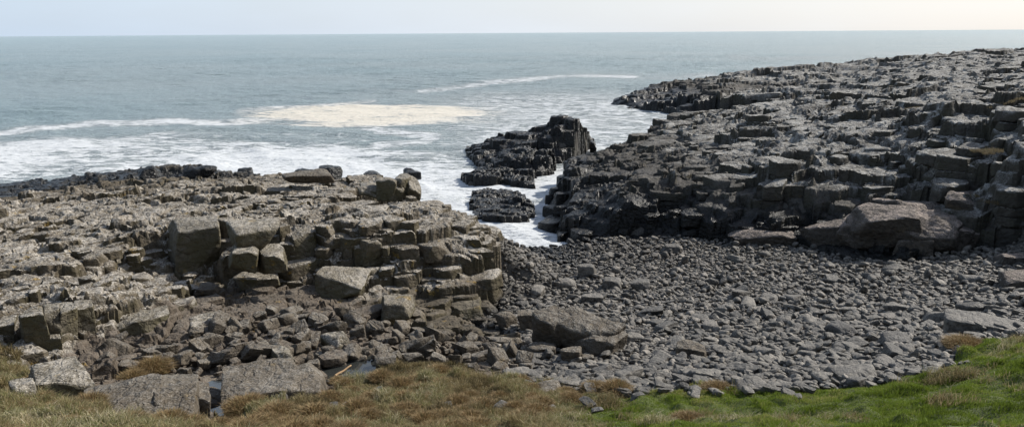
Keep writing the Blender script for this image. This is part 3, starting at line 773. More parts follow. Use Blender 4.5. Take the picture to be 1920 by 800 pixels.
rock('boulder', 'largest boulder, broad block with a pale pinkish top at the foot of the headland', 1575, 1800, 372, 482, 3.4, M_BOULDH, n=30, rough=.028, planes=12, seed=41, p=30, lobes=[(-.17, 0, 0, .62, 1.0, 1.0, (-.10, -.2)), (.2, -.05, -.03, .5, .9, .9, (.12, -.12)), (.36, .05, -.08, .35, .8, .75, (.3, -.1)), (.05, .3, .04, .6, .6, .95, (0, .1)), (-.38, .1, -.18, .26, .8, .62, (-.3, 0))])
rock('boulder', 'dark low boulder leaning against the left side of the largest boulder', 1510, 1592, 412, 470, 1.8, M_BOULDH, n=18, rough=.03, tilt=(-.35, -.1), seed=42)
rock('boulder', 'rounded boulder at the right foot of the largest boulder', 1742, 1822, 421, 472, 1.6, M_BOULDH, n=18, rough=.02, p=9, seed=43)
rock('boulder', 'small square boulder in front of the largest boulder', 1683, 1742, 444, 484, 1.1, M_BOULDH, n=14, rough=.02, tilt=(-.2, 0), seed=44)
rock('boulder', 'craggy boulder with a cracked top joined to the largest boulder', 1770, 1870, 362, 440, 2.2, M_BOULDH, n=20, rough=.04, tilt=(.35, -.1), seed=45)
rock('boulder', 'flat slab at the dark cliff foot left of the largest boulder', 1368, 1482, 427, 462, 1.8, M_BOULDH, n=16, rough=.03, seed=46)
rock('boulder', 'long brown boulder lying across the cobbles beside the outcrop', 1000, 1170, 585, 668, 1.5, M_BOULD, n=26, rough=.03, p=14, planes=9, yaw=-28, seed=47, lobes=[(-.05, 0, 0, .9, .8, .85, (.2, -.1)), (-.3, -.05, .1, .42, .8, .85, (.1, -.1)), (.28, 0, -.12, .5, .95, .7, (.2, -.15)), (0, .25, .1, .6, .5, .75, (.15, 0))])
rock('boulder', 'orange brown block touching the upper end of the long boulder', 975, 1025, 580, 622, .8, M_BOULD, n=14, rough=.02, seed=48)
rock('boulder', 'pale square boulder alone on the cobbles above the green grass', 1268, 1320, 638, 672, .75, M_BOULD, n=14, rough=.015, tilt=(.05, -.1), seed=49, sink=.12)
rock('boulder', 'pale flat stone propped below the long brown boulder', 990, 1042, 643, 672, .7, M_BOULD, n=12, seed=50, sink=.1)
rock('boulder', 'upright grey rock below the middle of the long boulder', 1052, 1088, 650, 684, .5, M_BOULD, n=12, seed=51, sink=.1)
rock('boulder', 'square rock at the lower right of the long boulder', 1088, 1114, 664, 684, .45, M_BOULD, n=12, seed=52, sink=.1)
rock('boulder', 'smooth oblong boulder between the outcrop edge and the cobbles', 932, 970, 582, 616, .6, M_BOULD, n=14, p=7, rough=.015, yaw=35, seed=53, sink=.1)
rock('boulder', 'dark squat boulder at the edge of the brown grass below the long boulder', 1000, 1052, 714, 742, .8, M_BOULD, n=14, p=10, seed=54, sink=.15)
rock('boulder', 'long thick slab stone at the lower edge of the beach, just above the green grass', 1556, 1632, 686, 712, .7, M_COBO, n=16, p=12, seed=55, sink=.1)
rock('boulder', 'smaller slab stone stacked behind the thick slab at the grass edge', 1560, 1600, 640, 662, .6, M_COBO, n=12, p=12, seed=56, sink=.1)
rock('boulder', 'white flat stone lying at the grass edge of the beach', 1452, 1492, 714, 730, .4, M_COBO, n=12, p=10, seed=57, sink=.06, tilt=(0, -.15))
rock('boulder', 'wide flat slab among stones below the dark right slope', 1770, 1900, 590, 632, 1.0, M_COBO, n=18, p=18, seed=58, tilt=(.05, -.05))
rock('boulder', 'dark angular block right of the thick slab stones', 1665, 1705, 622, 648, .6, M_COBO, n=12, seed=59, sink=.1)
rock('boulder', 'pale slab at the right border of the beach below the slope', 1875, 1935, 470, 500, 1.4, M_BOULDH, n=14, seed=60, tilt=(-.2, -.1))
rock('boulder', 'broad grey slab at the right border of the beach, lower one', 1880, 1945, 505, 545, 1.6, M_BOULDH, n=14, seed=61, tilt=(-.15, -.15))
# beach middle
for i, (x0, x1, y0, y1, lb) in enumerate([(1085, 1118, 492, 522, 'pointed pale rock among cobbles in the upper middle of the beach'), (1130, 1165, 520, 545, 'dark block amid cobbles right of the pointed pale rock'),
        (1040, 1080, 520, 545, 'dark low block amid cobbles left of the pointed pale rock'), (1186, 1216, 522, 548, 'dark wedge rock in the middle of the beach'),
        (1248, 1276, 456, 476, 'pale rounded rock at the top of the beach near the black cliff'), (1092, 1130, 548, 570, 'dark flat rock in the centre of the cobbles'),
        (1300, 1330, 588, 606, 'brick shaped rock on the cobbles above the pale square boulder'), (1318, 1346, 600, 622, 'brown rock beside the brick shaped rock')]):
    rock('boulder', lb, x0, x1, y0, y1, .7, M_COBO, n=12, p=16, seed=70+i, sink=.12)
# blocks of the left outcrop
rock('rock_pinnacle', 'squat rock pinnacle with yellow lichen at the seaward edge of the outcrop', 706, 788, 322, 372, 2.0, M_OUTB, n=24, rough=.035, seed=80, p=20, planes=8, cat='rock', D=41.2, lobes=[(.1, 0, 0, .42, .9, 1.0, (0, -.1)), (-.25, .05, -.06, .5, .9, .86, (-.1, 0)), (.34, 0, -.1, .32, .9, .78, (.2, 0)), (-.05, -.2, -.1, .5, .7, .75, (0, -.2))])
rock('rock_block', 'low rock beside the lichen pinnacle on its left', 672, 722, 340, 366, 2.03, M_OUTB, n=14, rough=.04, seed=81, p=12, cat='rock', D=42)
rock('boulder', 'whale backed grey boulder on the flat top of the outcrop near the sea', 533, 625, 318, 342, 2.2, M_BOULD, n=18, p=7, rough=.02, seed=82, D=49.5)
rock('rock_block', 'big smooth sided block with a pale flat top at the centre of the outcrop', 332, 424, 402, 516, 2.70, M_OUTB, n=24, rough=.02, p=44, seed=83, tilt=(-.1, -.12), cat='rock')
rock('rock_block', 'domed block resting on the masonry like block of the outcrop', 440, 508, 410, 462, 1.89, M_OUTB, n=24, rough=.02, seed=84, p=14, cat='rock', D=30.6)
rock('rock_block', 'masonry like cracked block under the domed block', 432, 486, 452, 505, 2.03, M_OUTB, n=22, rough=.018, p=44, seed=85, planes=5, cat='rock', D=29.6)
rock('rock_block', 'cracked block right of the masonry like block, same height', 487, 538, 456, 500, 2.03, M_OUTB, n=22, rough=.018, p=44, seed=86, planes=5, cat='rock', D=29.7)
rock('rock_block', 'flat wedge shaped block jutting forward at the foot of the masonry like block', 440, 528, 500, 540, 2.03, M_OUTB, n=22, rough=.018, p=44, seed=87, planes=6, tilt=(.08, -.1), cat='rock')
rock('rock_block', 'tall upright block with a sharp front edge right of the outcrop middle', 664, 708, 432, 500, 1.76, M_OUTB, n=24, rough=.024, seed=88, p=44, yaw=30, planes=6, cat='rock')
rock('rock_block', 'upright block with a shaded left face behind the sharp edged block', 630, 668, 430, 488, 1.62, M_OUTB, n=22, rough=.024, seed=89, p=44, yaw=30, planes=6, cat='rock')
rock('rock_block', 'leaning shield shaped block left of the upright blocks', 546, 590, 430, 484, 1.08, M_OUTB, n=22, rough=.024, seed=90, p=44, yaw=20, planes=4, tilt=(-.2, -.3), cat='rock')
rock('rock_block', 'large slanting wedge block with a sloping top below the upright blocks', 608, 692, 500, 560, 2.03, M_OUTB, n=24, rough=.024, seed=91, p=44, yaw=-20, planes=4, tilt=(.35, -.2), cat='rock')
rock('rock_block', 'dark cube block low on the slope right of the wedge block', 716, 778, 546, 602, 1.76, M_OUTB, n=24, rough=.024, p=44, seed=92, planes=6, cat='rock')
rock('rock_block', 'block lit on its right edge near the outcrop end above the beach', 850, 905, 556, 600, 1.89, M_OUTB, n=24, rough=.02, p=44, seed=93, planes=4, cat='rock')
rock('rock_block', 'shield fronted block standing between two dark clefts at the left', 226, 312, 566, 640, 2.03, M_OUTB, n=20, rough=.024, p=44, seed=94, planes=4, tilt=(.05, -.1), cat='rock')
rock('rock_block', 'broad low block with a square front right of the shield fronted block', 352, 415, 588, 628, 1.76, M_OUTB, n=22, rough=.024, p=44, seed=95, planes=6, cat='rock')
rock('rock_block', 'square topped block with a dark left face at the lower left grass', 62, 158, 682, 742, 1.49, M_OUTB, n=20, rough=.02, p=44, seed=96, planes=4, tilt=(.05, -.12), cat='rock')
rock('rock_block', 'rounded block resting left of the square topped block', 28, 66, 708, 752, 0.81, M_OUTB, n=14, rough=.02, p=12, seed=97, cat='rock')
for i, (x0, x1, y0, y1, lb) in enumerate([(48, 92, 574, 652, 'leftmost tall column of the jointed columns above the grass'), (90, 118, 566, 646, 'narrow column second from the left in the jointed columns'),
        (114, 148, 562, 648, 'wide column in the middle of the jointed columns'), (140, 182, 560, 642, 'rightmost column of the jointed columns, leaning right'),
        (92, 116, 616, 664, 'short thin column stub in front of the jointed columns'), (0, 30, 590, 640, 'stubby column at the left border of the photo')]):
    rock('rock_column', lb, x0, x1, y0, y1, 1.0, M_OUTB, n=22, rough=.018, planes=2, seed=110+i, cat='rock column', p=30)
rock('rock_slab', 'large split slab lying in the grass at the lower left', 185, 385, 708, 800, 2.2, M_BOULD, n=26, rough=.02, planes=7, p=40, seed=120, sink=.5, lobes=[(-.2, 0, 0, .62, 1.0, 1.0, (-.08, -.12)), (.24, .1, .0, .5, .85, .98, (.06, -.14)), (.1, -.3, -.1, .7, .5, .8, (.05, -.3)), (.42, .1, -.15, .26, .7, .7, (.3, -.1))], cat='rock slab', z=3.75)
rock('rock_slab', 'large pale slab between the stream and the brown grass', 430, 612, 680, 762, 2.3, M_BOULD, n=26, rough=.018, planes=7, p=40, seed=121, sink=.5, lobes=[(-.1, 0, 0, .8, 1.0, 1.0, (.06, -.1)), (.25, -.1, -.06, .55, .9, .9, (.14, -.14)), (-.35, -.1, -.1, .35, .7, .85, (-.2, -.1))], cat='rock slab', z=3.15)
rock('rock_block', 'angular block beside the rock pool with a bright right face', 612, 652, 622, 660, 0.94, M_OUTB, n=14, rough=.024, planes=6, p=44, yaw=25, seed=122, cat='rock')
rock('rock_block', 'tilted block left of the rock pool with a peaked top', 515, 548, 648, 690, 0.81, M_OUTB, n=14, rough=.024, planes=6, p=44, yaw=15, seed=123, cat='rock')
for i, (x0, x1, y0, y1, lb) in enumerate([(618, 658, 660, 682, 'long dark stone on the upper rim of the rock pool'), (662, 688, 662, 682, 'square dark stone on the upper rim of the rock pool'),
                                           (706, 740, 664, 688, 'pale wedge stone at the right end of the rock pool'), (578, 600, 672, 702, 'upright stone at the left end of the rock pool')]):
    rock('rim_stone', lb, x0, x1, y0, y1, .45, M_BOULD, n=12, seed=130+i, sink=.12, cat='stone')
# dark rocks at the seaward side
for i, (x0, x1, y0, y1, D, lb) in enumerate([(555, 590, 314, 323, 62, 'black rock breaking the foam behind the whale backed boulder'), (597, 640, 308, 323, 61, 'humped black rock behind the right end of the whale backed boulder'),
        (685, 716, 318, 332, 58, 'dark rounded rock just left of the lichen pinnacle'), (760, 786, 316, 325, 60, 'flat black rock in the foam beyond the lichen pinnacle'),
        (448, 474, 314, 321, 68, 'small black rock awash in the foam left of the whale backed boulder'), (340, 398, 308, 325, 65, 'black knob at the tip of the low tidal ledge'),
        (1280, 1316, 208, 240, 88, 'black block at the seaward end of the nearer headland'), (1106, 1116, 262, 274, 80, 'small black rock at the right foot of the sea stack'),
        (262, 300, 311, 322, 66, 'reddish brown rock at the top of the low tidal ledge')]):
    rock('sea_rock', lb, x0, x1, y0, y1, 1.6, M_WET, n=14, p=8, rough=.05, seed=140+i, sink=.8, cat='rock', D=D)

# ------------------------------------------------------------------ sea
def seg_d(px, py, line, sy=1.0):
    d = np.full(px.shape, 1e9, np.float32)
    for (x0, y0), (x1, y1) in zip(line[:-1], line[1:]):
        ax, ay = x1-x0, (y1-y0)*sy
        t = np.clip(((px-x0)*ax+(py-y0)*sy*ay)/(ax*ax+ay*ay), 0, 1)
        d = np.minimum(d, np.hypot(px-x0-t*ax, (py-y0)*sy-t*ay))
    return d
def ell(px, py, cx, cy, rx, ry): return np.sqrt(((px-cx)/rx)**2+((py-cy)/ry)**2)
LINES = [([(-60,256),(0,250),(100,240),(170,232),(330,228),(430,232),(520,222),(600,205)], 5, 1.0),
         ([(130,283),(200,269),(270,260),(330,250)], 4.5, .8), ([(-60,292),(0,290),(110,287),(160,292)], 5, .7),
         ([(450,207),(540,200),(640,196),(700,190)], 3.5, .8),
         ([(700,236),(722,246),(812,254),(800,266),(720,271),(685,284),(650,298)], 6, .85),
         ([(790,170),(860,163),(930,153),(1010,147),(1080,142),(1180,144)], 3.2, .9), ([(680,168),(760,170),(800,174)], 2.5, .6),
         ([(1380,108),(1450,112),(1560,108),(1700,100),(1800,96)], 4, .5), ([(1180,150),(1260,146),(1330,140)], 4, .6),
         ([(880,200),(960,205),(1060,200)], 3, .5)]
def foam_density(X, Y):
    px, py = project(X, Y, np.zeros_like(X))
    wob = fbm(X*.05, Y*.05, 0, 3, 77)*14
    f = np.zeros(X.shape, np.float32)
    for ln, w, a in LINES:
        d = seg_d(px+wob, py+wob*.18, ln, 3.0)/3.0
        f = np.maximum(f, .66*a*sstep(w*2.8, w*.1, d)*(1+.5*fbm(X*.03, Y*.03, 0, 4, 99)))
    stk = fbm(X*.035, Y*.12, 0, 5, 83)
    c = sstep(1.25, .62, ell(px+wob*3, py+wob*.2, 700, 213, 245, 22)+.55*stk*sstep(.2, .9, ell(px, py, 700, 213, 245, 22)))
    f = np.maximum(f, c*(.80+.25*fbm(X*.12, Y*.12, 0, 3, 78)))
    far_ = sstep(2.2, .9, ell(px, py, 760, 222, 420, 60))*.25
    f = np.maximum(f, far_)
    # churned white water by the shore and in the channel
    sh = .76*sstep(210, 290, py)*sstep(1000, 600, px)
    sh = np.maximum(sh, .72*sstep(225, 320, py)*sstep(600, 800, px))
    sh = sh*(1+.7*fbm(X*.05, Y*.11, 0, 4, 91))
    sh = np.maximum(sh, .50*sstep(120, 200, py)*sstep(600, 950, px))
    sh = np.maximum(sh, .85*(1+.3*fbm(X*.25, Y*.25, 0, 4, 95))*sstep(1.1, .2, ell(px, py, 850, 345, 130, 55)))
    sh = np.maximum(sh, .80*(1+.35*fbm(X*.3, Y*.3, 0, 4, 96))*sstep(1.1, .3, ell(px, py, 980, 440, 120, 30)))
    sh = np.maximum(sh, .7*sstep(1.1, .4, ell(px, py, 1040, 350, 60, 55)))
    sh = np.maximum(sh, .7*sstep(1.1, .4, ell(px, py, 300, 320, 220, 14)))
    sh = np.maximum(sh, .55*sstep(1.1, .4, ell(px, py, 1110, 275, 60, 20)))
    return np.maximum(f, sh), c
r1 = np.concatenate([np.linspace(20, 36, 10), 36*np.power(12, np.linspace(0, 1, 620))[1:], 432*np.power(60, np.linspace(0, 1, 120))[1:]])
t1 = np.concatenate([np.linspace(-2.4, -.72, 60)[:-1], np.linspace(-.72, .72, 1100), np.linspace(.72, 2.4, 60)[1:]])
X, Y, Fq = polar(r1, t1)
R = np.hypot(X, Y)
dr = np.gradient(r1)[:, None]+0*X
Z = np.zeros_like(X)
rw = np.random.default_rng(5)
wx = X+2.0*vn(X*.06, Y*.06, 0, 51); wy = Y+2.0*vn(X*.06, Y*.06, 0, 52)
for i in range(26):
    L = rw.uniform(1.3, 11); a = math.radians(rw.normal(200, 28))   # swell runs towards the shore
    kx, ky = math.sin(a)*2*math.pi/L, math.cos(a)*2*math.pi/L
    amp = .0075*L**.75*sstep(L/2.0, L/4.5, dr)
    ph = kx*wx+ky*wy+rw.uniform(0, 6.28)
    Z += amp*(1-np.abs(np.sin(ph/2))*2)*1.0
Z *= .75+.45*vn(X*.04, Y*.04, 0, 61)
Z += .05*fbm(X*1.2, Y*1.2, 0, 3, 62)*sstep(150, 60, R)
Z -= Z.mean()
Z += .10*np.abs(fbm(X*.55, Y*.8, 0, 4, 63))*sstep(110, 60, R)
fd, fc = foam_density(X, Y)
k = NT('sea_water'); geo = k.n('ShaderNodeNewGeometry'); pos = geo.outputs['Position']
mp = k.n('ShaderNodeMapping'); k.t.links.new(pos, mp.inputs[0]); mp.inputs['Scale'].default_value = (.5, 1.0, 1.0)
mp.inputs['Rotation'].default_value = (0, 0, math.radians(8))
fo = k.attr('foam'); cr = k.attr('cream')
na = k.noise(mp.outputs[0], .9, 6, .68); nb = k.noise(mp.outputs[0], .22, 4, .6)
rid = k.math('ABSOLUTE', k.math('SUBTRACT', k.noise(mp.outputs[0], .55, 5, .62), .5))
net = k.math('SUBTRACT', 1.0, k.math('MULTIPLY', rid, 9.0), clamp=True)
pat = k.math('ADD', k.math('MULTIPLY', na, .72), k.math('MULTIPLY', net, .24))
pat = k.math('ADD', pat, k.math('MULTIPLY', nb, .25))
th = k.math('SUBTRACT', 1.02, k.math('MULTIPLY', fo, .80))
foam = k.math('MULTIPLY', k.ss(k.math('SUBTRACT', pat, th), -.08, .13), k.ss(k.noise(mp.outputs[0], 3.2, 3, .6), .18, .5))
nc = k.noise(pos, .012, 3, .5)
wc = k.mix(k.ss(nc, .35, .65), (.25, .335, .35), (.30, .365, .37))
wc = k.mix(k.math('MULTIPLY', k.ss(fo, .1, .6), .7), wc, (.33, .345, .34))
fcx = k.mix(k.math('MULTIPLY', cr, 1.0), (.56, .58, .59), (.60, .56, .48))
c = k.mix(foam, wc, fcx)
k.link(c, 'Base Color')
ro = k.n('ShaderNodeMapRange'); k.t.links.new(foam, ro.inputs[0]); ro.inputs[3].default_value = .28; ro.inputs[4].default_value = .8
k.link(ro.outputs[0], 'Roughness')
k.b.inputs['IOR'].default_value = 1.333
w1 = k.noise(mp.outputs[0], 1.6, 5, .65); w2 = k.noise(mp.outputs[0], .42, 6, .72)
mp3 = k.n('ShaderNodeMapping'); k.t.links.new(pos, mp3.inputs[0]); mp3.inputs['Scale'].default_value = (.05, .16, .1); mp3.inputs['Rotation'].default_value = (0, 0, math.radians(10))
w3 = k.noise(mp3.outputs[0], 1.0, 7, .75)
calm = k.math('SUBTRACT', 1.0, k.math('MULTIPLY', foam, .75))
def sbump(h_, dist_, st_, prev=None):
    x = k.n('ShaderNodeBump', i_Distance=dist_); k.t.links.new(h_, x.inputs['Height']); k.t.links.new(k.math('MULTIPLY', calm, st_), x.inputs['Strength'])
    if prev is not None: k.t.links.new(prev, x.inputs['Normal'])
    return x.outputs[0]
b = sbump(w3, 6.0, .55); b = sbump(w2, 1.7, .9, b); b = sbump(w1, .45, 1.0, b); b = k.bump(foam, .04, .6, b)
k.link(b, 'Normal'); M_SEA = k.m
me = np_mesh('sea', np.stack([X, Y, Z], -1).reshape(-1, 3), Fq, M_SEA, {'foam': fd, 'cream': fc})
add('sea', me, kind='structure')

# rock pool and stream
def pool(name, px_pts, z, label):
    c = [at(a, b, z) for a, b in px_pts]
    m = np.mean(c, 0); V = [(m[0], m[1], z)]+[(p[0], p[1], z) for p in c]
    Fq = [(0, i+1, (i+1) % len(c)+1) for i in range(len(c))]
    k = NT(name+'_water'); k.b.inputs['Base Color'].default_value = (.03, .032, .03, 1); k.b.inputs['Roughness'].default_value = .06
    g_ = k.n('ShaderNodeNewGeometry'); k.link(k.bump(k.noise(g_.outputs['Position'], 9, 3), .01, .3), 'Normal')
    add(name, np_mesh(name, V, Fq, k.m), kind='structure', label=label)
pool('pool_water', [(585,690),(592,672),(630,664),(700,664),(735,676),(738,692),(715,712),(650,722),(600,712)], 2.80, 'still water of the rock pool')
V, T = [], []
for i, p in enumerate(SXY):
    q = SXY[min(i+1, len(SXY)-1)]-SXY[max(i-1, 0)]; q = np.array([-q[1], q[0], 0])/math.hypot(q[0], q[1])*.45
    V += [p-q, p+q]
    if i: T.append((2*i-2, 2*i-1, 2*i+1, 2*i))
me = np_mesh('stream_water', np.array(V), T, bpy.data.materials['pool_water_water'])
add('stream_water', me, kind='structure', label='narrow stream beside the large slab')

# ------------------------------------------------------------------ grass
def grass_mat(name, cols_):
    k = NT(name); t = k.attr('tint')
    cr = k.n('ShaderNodeValToRGB'); k.t.links.new(t, cr.inputs[0])
    e = cr.color_ramp.elements
    e[0].position = 0; e[0].color = (*cols_[0], 1); e[1].position = 1; e[1].color = (*cols_[-1], 1)
    for i, c in enumerate(cols_[1:-1]):
        x = e.new((i+1)/(len(cols_)-1)); x.color = (*c, 1)
    k.link(cr.outputs[0], 'Base Color'); k.b.inputs['Roughness'].default_value = .6
    k.b.inputs['Specular IOR Level'].default_value = .2
    tr = k.n('ShaderNodeBsdfTranslucent'); k.t.links.new(cr.outputs[0], tr.inputs[0])
    mx = k.n('ShaderNodeMixShader', i_0=.3); k.t.links.new(k.b.outputs[0], mx.inputs[1]); k.t.links.new(tr.outputs[0], mx.inputs[2])
    k.t.links.new(mx.outputs[0], k.out.inputs[0])
    return k.m
def blades(X, Y, Z, h, w, lean, tint, r):
    n = len(X); a = r.uniform(0, 6.283, n); la = r.uniform(0, 6.283, n)
    dx, dy = np.cos(a)*w/2, np.sin(a)*w/2
    ln = lean*h; lx = np.cos(la)*ln+.25*h*.5; ly = np.sin(la)*ln-.1*h
    V = np.empty((n, 5, 3), np.float32)
    V[:, 0] = np.stack([X-dx, Y-dy, Z], -1); V[:, 1] = np.stack([X+dx, Y+dy, Z], -1)
    mx, my, mz = X+lx*.35, Y+ly*.35, Z+h*.62
    V[:, 2] = np.stack([mx+dx*.7, my+dy*.7, mz], -1); V[:, 3] = np.stack([mx-dx*.7, my-dy*.7, mz], -1)
    V[:, 4] = np.stack([X+lx, Y+ly, Z+h*np.sqrt(np.maximum(1-.6*lean**2, .1))], -1)
    o = (np.arange(n)*5)[:, None]
    T = np.concatenate([o+np.array([[0, 1, 2]]), o+np.array([[0, 2, 3]]), o+np.array([[3, 2, 4]])])
    return V.reshape(-1, 3), T, np.repeat(tint, 5)
r = np.random.default_rng(44)
N = 1200000
X = r.uniform(-16, 19, N); Y = r.uniform(10.5, 24.5, N)
m = is_grass(X, Y) & (stream_d(X, Y)[0] > .3) & (pool_e(X, Y) > 1.05) & (np.abs(X) < Y*.66+1.5)
X, Y = X[m], Y[m]
g = green_fac(X, Y)*(1-.5*sstep(.3, .55, fbm(X*.7, Y*.7, 0, 3, 131)))
lump = .30*np.abs(fbm(X*1.3, Y*1.3, 0, 3, 9))+.12*vn(X*.5, Y*.5, 0, 19)
Zg = H(X, Y)+lump-.04
cl = fbm(X*2.2, Y*2.2, 0, 3, 71)       # clumps
isg = r.uniform(0, 1, len(X)) < g
for nm, sel, cols_, hb, ln_, lb, ct in (
    ('grass', isg, [(.06, .075, .013), (.135, .185, .022), (.205, .275, .04), (.36, .32, .13)], .085, .55, 'short lush green turf along the lower right', 'grass'),
    ('dry_grass', ~isg, [(.05, .045, .02), (.19, .145, .07), (.36, .29, .16), (.15, .17, .055), (.60, .52, .36)], .15, .75, 'dry brown and straw coloured grass along the bottom', 'grass')):
    x, y, z, c_ = X[sel], Y[sel], Zg[sel], cl[sel]
    if nm == 'dry_grass':
        kp = r.uniform(0, 1, len(x)) < .8; x, y, z, c_ = x[kp], y[kp], z[kp], c_[kp]
    n = len(x)
    h = hb*(.55+(2.2 if nm == 'dry_grass' else 1.5)*np.clip(c_+.15, 0, 1.2))*r.uniform(.6, 1.3, n); w = r.uniform(.009, .016, n)*(1.0 if nm == 'grass' else 1.0)
    t = np.clip(.5+.35*fbm(x*.9, y*.9, 0, 3, 81)*1.6+r.normal(0, .17, n), 0, 1)
    V, T, ti = blades(x, y, z, h, w, np.full(n, ln_)*r.uniform(.3, 1.3, n), t, r)
    add(nm, np_mesh(nm, V, T, grass_mat(nm, cols_), {'tint': ti}, smooth=False), kind='stuff', label=lb, cat=ct)

# tussocks: countable clumps
M_TUS = grass_mat('tussock_grass', [(.08, .06, .025), (.2, .13, .06), (.34, .25, .13), (.16, .15, .06)])
def tussock(px, py, rad, hgt, label, n=2600, name='grass_tussock', mat=None, cat='tussock', z=None):
    b, t = hit(px, py)
    if z is not None: b2 = at(px, py, z); b = np.array([b2[0], b2[1], z])
    r = np.random.default_rng(int(px*7+py))
    a = r.uniform(0, 6.283, n); q = np.sqrt(r.uniform(0, 1, n))*rad
    if n > 5000:
        kq = fbm(np.cos(a)*q*1.6, np.sin(a)*q*1.6, 0, 3, int(px)) > -.05+.35*(q/rad)**2
        a, q = a[kq], q[kq]; n = len(a)
    x, y = np.cos(a)*q, np.sin(a)*q
    z = hgt*.45*(1-(q/rad)**2)-.05
    if n > 2000 and rad > 1: z = H(x+b[0], y+b[1])-b[2]+.12
    h = r.uniform(.5, 1, n)*hgt
    V = np.empty((n, 5, 3), np.float32); w = .014
    aa = r.uniform(0, 6.28, n); dx, dy = np.cos(aa)*w/2, np.sin(aa)*w/2
    ox, oy = x/rad*h*.8+r.normal(0, .15, n)*h, y/rad*h*.8+r.normal(0, .15, n)*h
    V[:, 0] = np.stack([x-dx, y-dy, z], -1); V[:, 1] = np.stack([x+dx, y+dy, z], -1)
    V[:, 2] = np.stack([x+ox*.4+dx*.8, y+oy*.4+dy*.8, z+h*.6], -1); V[:, 3] = np.stack([x+ox*.4-dx*.8, y+oy*.4-dy*.8, z+h*.6], -1)
    V[:, 4] = np.stack([x+ox, y+oy, z+h*r.uniform(.5, .9, n)], -1)
    o = (np.arange(n)*5)[:, None]
    T = np.concatenate([o+np.array([[0, 1, 2]]), o+np.array([[0, 2, 3]]), o+np.array([[3, 2, 4]])])
    ti = np.repeat(np.clip(r.normal(.5, .22, n), 0, 1), 5)
    return add(name, np_mesh(name, V.reshape(-1, 3), T, mat or M_TUS, {'tint': ti}, smooth=False), label=label, cat=cat, loc=tuple(b))
tussock(285, 700, .42, .45, 'orange brown grass tussock growing out of the rock floor at the left', 3500)
tussock(250, 712, .3, .28, 'flattened straw tussock spilling left of the orange brown tussock')
tussock(462, 770, .42, .35, 'dark brown tussock beside the stream at the bottom', 3200)
tussock(520, 782, .4, .3, 'pale straw tussock at the bottom edge right of the stream', 3000)
tussock(1345, 732, .35, .22, 'brown tussock on the green turf edge at the middle of the beach', 3000)
tussock(1815, 652, .55, .30, 'brown tussock at the upper corner of the green turf', 4200)
tussock(1290, 790, .3, .2, 'dark tussock in the green turf at the bottom edge')
tussock(60, 725, .5, .2, 'olive grass tuft by the square topped block', 2600)
tussock(180, 632, .2, .15, 'small rusty tuft at the foot of the jointed columns', 900)
# tussocks of the brown slope and half buried stones: one of each kind, then copies
tv = []
for q in range(5):
    o = tussock(700+q*60, 750, .26, .24, 'straw coloured tussock among the brown grass along the bottom', 1500); o['group'] = 'tussocks of the brown grass'; tv.append(o)
rt = np.random.default_rng(77)
TX, TY = rt.uniform(-11, 6, 4000), rt.uniform(13, 21, 4000)
okk = is_grass(TX, TY) & (green_fac(TX, TY) < .35) & (stream_d(TX, TY)[0] > .7) & (pool_e(TX, TY) > 1.6) & (np.abs(TX) < TY*.64)
TX, TY = TX[okk], TY[okk]; placed = []
for x, y in zip(TX, TY):
    if len(placed) >= 75: break
    if all((x-a)**2+(y-b)**2 > .3 for a, b in placed):
        placed.append((x, y)); src_ = tv[len(placed) % 5]
        o = src_.copy(); col.objects.link(o); q = rt.uniform(.6, 1.25); o.scale = (q, q, q*rt.uniform(.7, 1.2)); o.rotation_euler = (0, 0, rt.uniform(0, 6.28))
        o.location = (x, y, float(H(x, y))+.04)
for q, (x, y) in enumerate([(a+rt.normal(0, .5), b-abs(rt.normal(0, .45))) for a, b in EX[3:] for _ in range(4)]+[(rt.uniform(-6, 2), rt.uniform(16.5, 19.5)) for _ in range(14)]):
    o = bpy.data.objects.new('half_buried_stone', vt[q % 24]); col.objects.link(o); s_ = float(rt.uniform(.09, .2)); o.scale = (s_, s_, s_*.8)
    o.location = (x, y, float(H(x, y))+.08); o.rotation_euler = (rt.normal(0, .15), rt.normal(0, .15), rt.uniform(0, 6.28))
    o['label'] = 'grey stone half buried in the grass edge above the beach'; o['category'] = 'stone'; o['group'] = 'stones half buried in the grass edge'
M_TG = grass_mat('hill_grass', [(.08, .075, .04), (.17, .14, .085), (.26, .21, .14)])
for i, (px_, py_, rd, lb) in enumerate([(1890, 285, 1.6, 'reddish brown grass patch high on the right slope'), (1880, 372, 1.5, 'dark green grass patch on the shaded right slope'),
        (1790, 205, 1.8, 'straw coloured grass patch on the headland top'), (1895, 190, 2.2, 'long straw grass strip on the headland top at the right border'), (1730, 205, 1.2, 'small straw patch on the headland beside white lichened rock')]):
    tussock(px_, py_, rd, .22, lb, 7000, 'grass_patch', M_TG, 'grass patch')

# driftwood in the pool
n_ = 10; V = []; T = []
p0 = np.array([*at(628, 704, 2.82), 2.82]); p1 = np.array([*at(658, 686, 2.86), 2.88])
for i in range(n_):
    c = p0+(p1-p0)*i/(n_-1)+np.array([0, 0, .01*math.sin(i)]); rr_ = .028*(1-.3*i/n_)
    for j in range(8):
        a = j*math.pi/4; V.append(c+np.array([rr_*math.cos(a), rr_*math.sin(a)*.7, rr_*math.sin(a)]))
for i in range(n_-1):
    for j in range(8): T.append((i*8+j, i*8+(j+1) % 8, (i+1)*8+(j+1) % 8, (i+1)*8+j))
T.append((0, 1, 2, 3)); T.append((0, 3, 4, 7)); T.append((4, 5, 6, 7))
e = (n_-1)*8; T += [(e, e+1, e+2, e+3), (e, e+3, e+4, e+7), (e+4, e+5, e+6, e+7)]
k = NT('driftwood'); gg = k.n('ShaderNodeNewGeometry'); k.link(k.mix(k.noise(gg.outputs['Position'], 20, 3), (.22, .13, .06), (.38, .25, .13)), 'Base Color'); k.b.inputs['Roughness'].default_value = .8
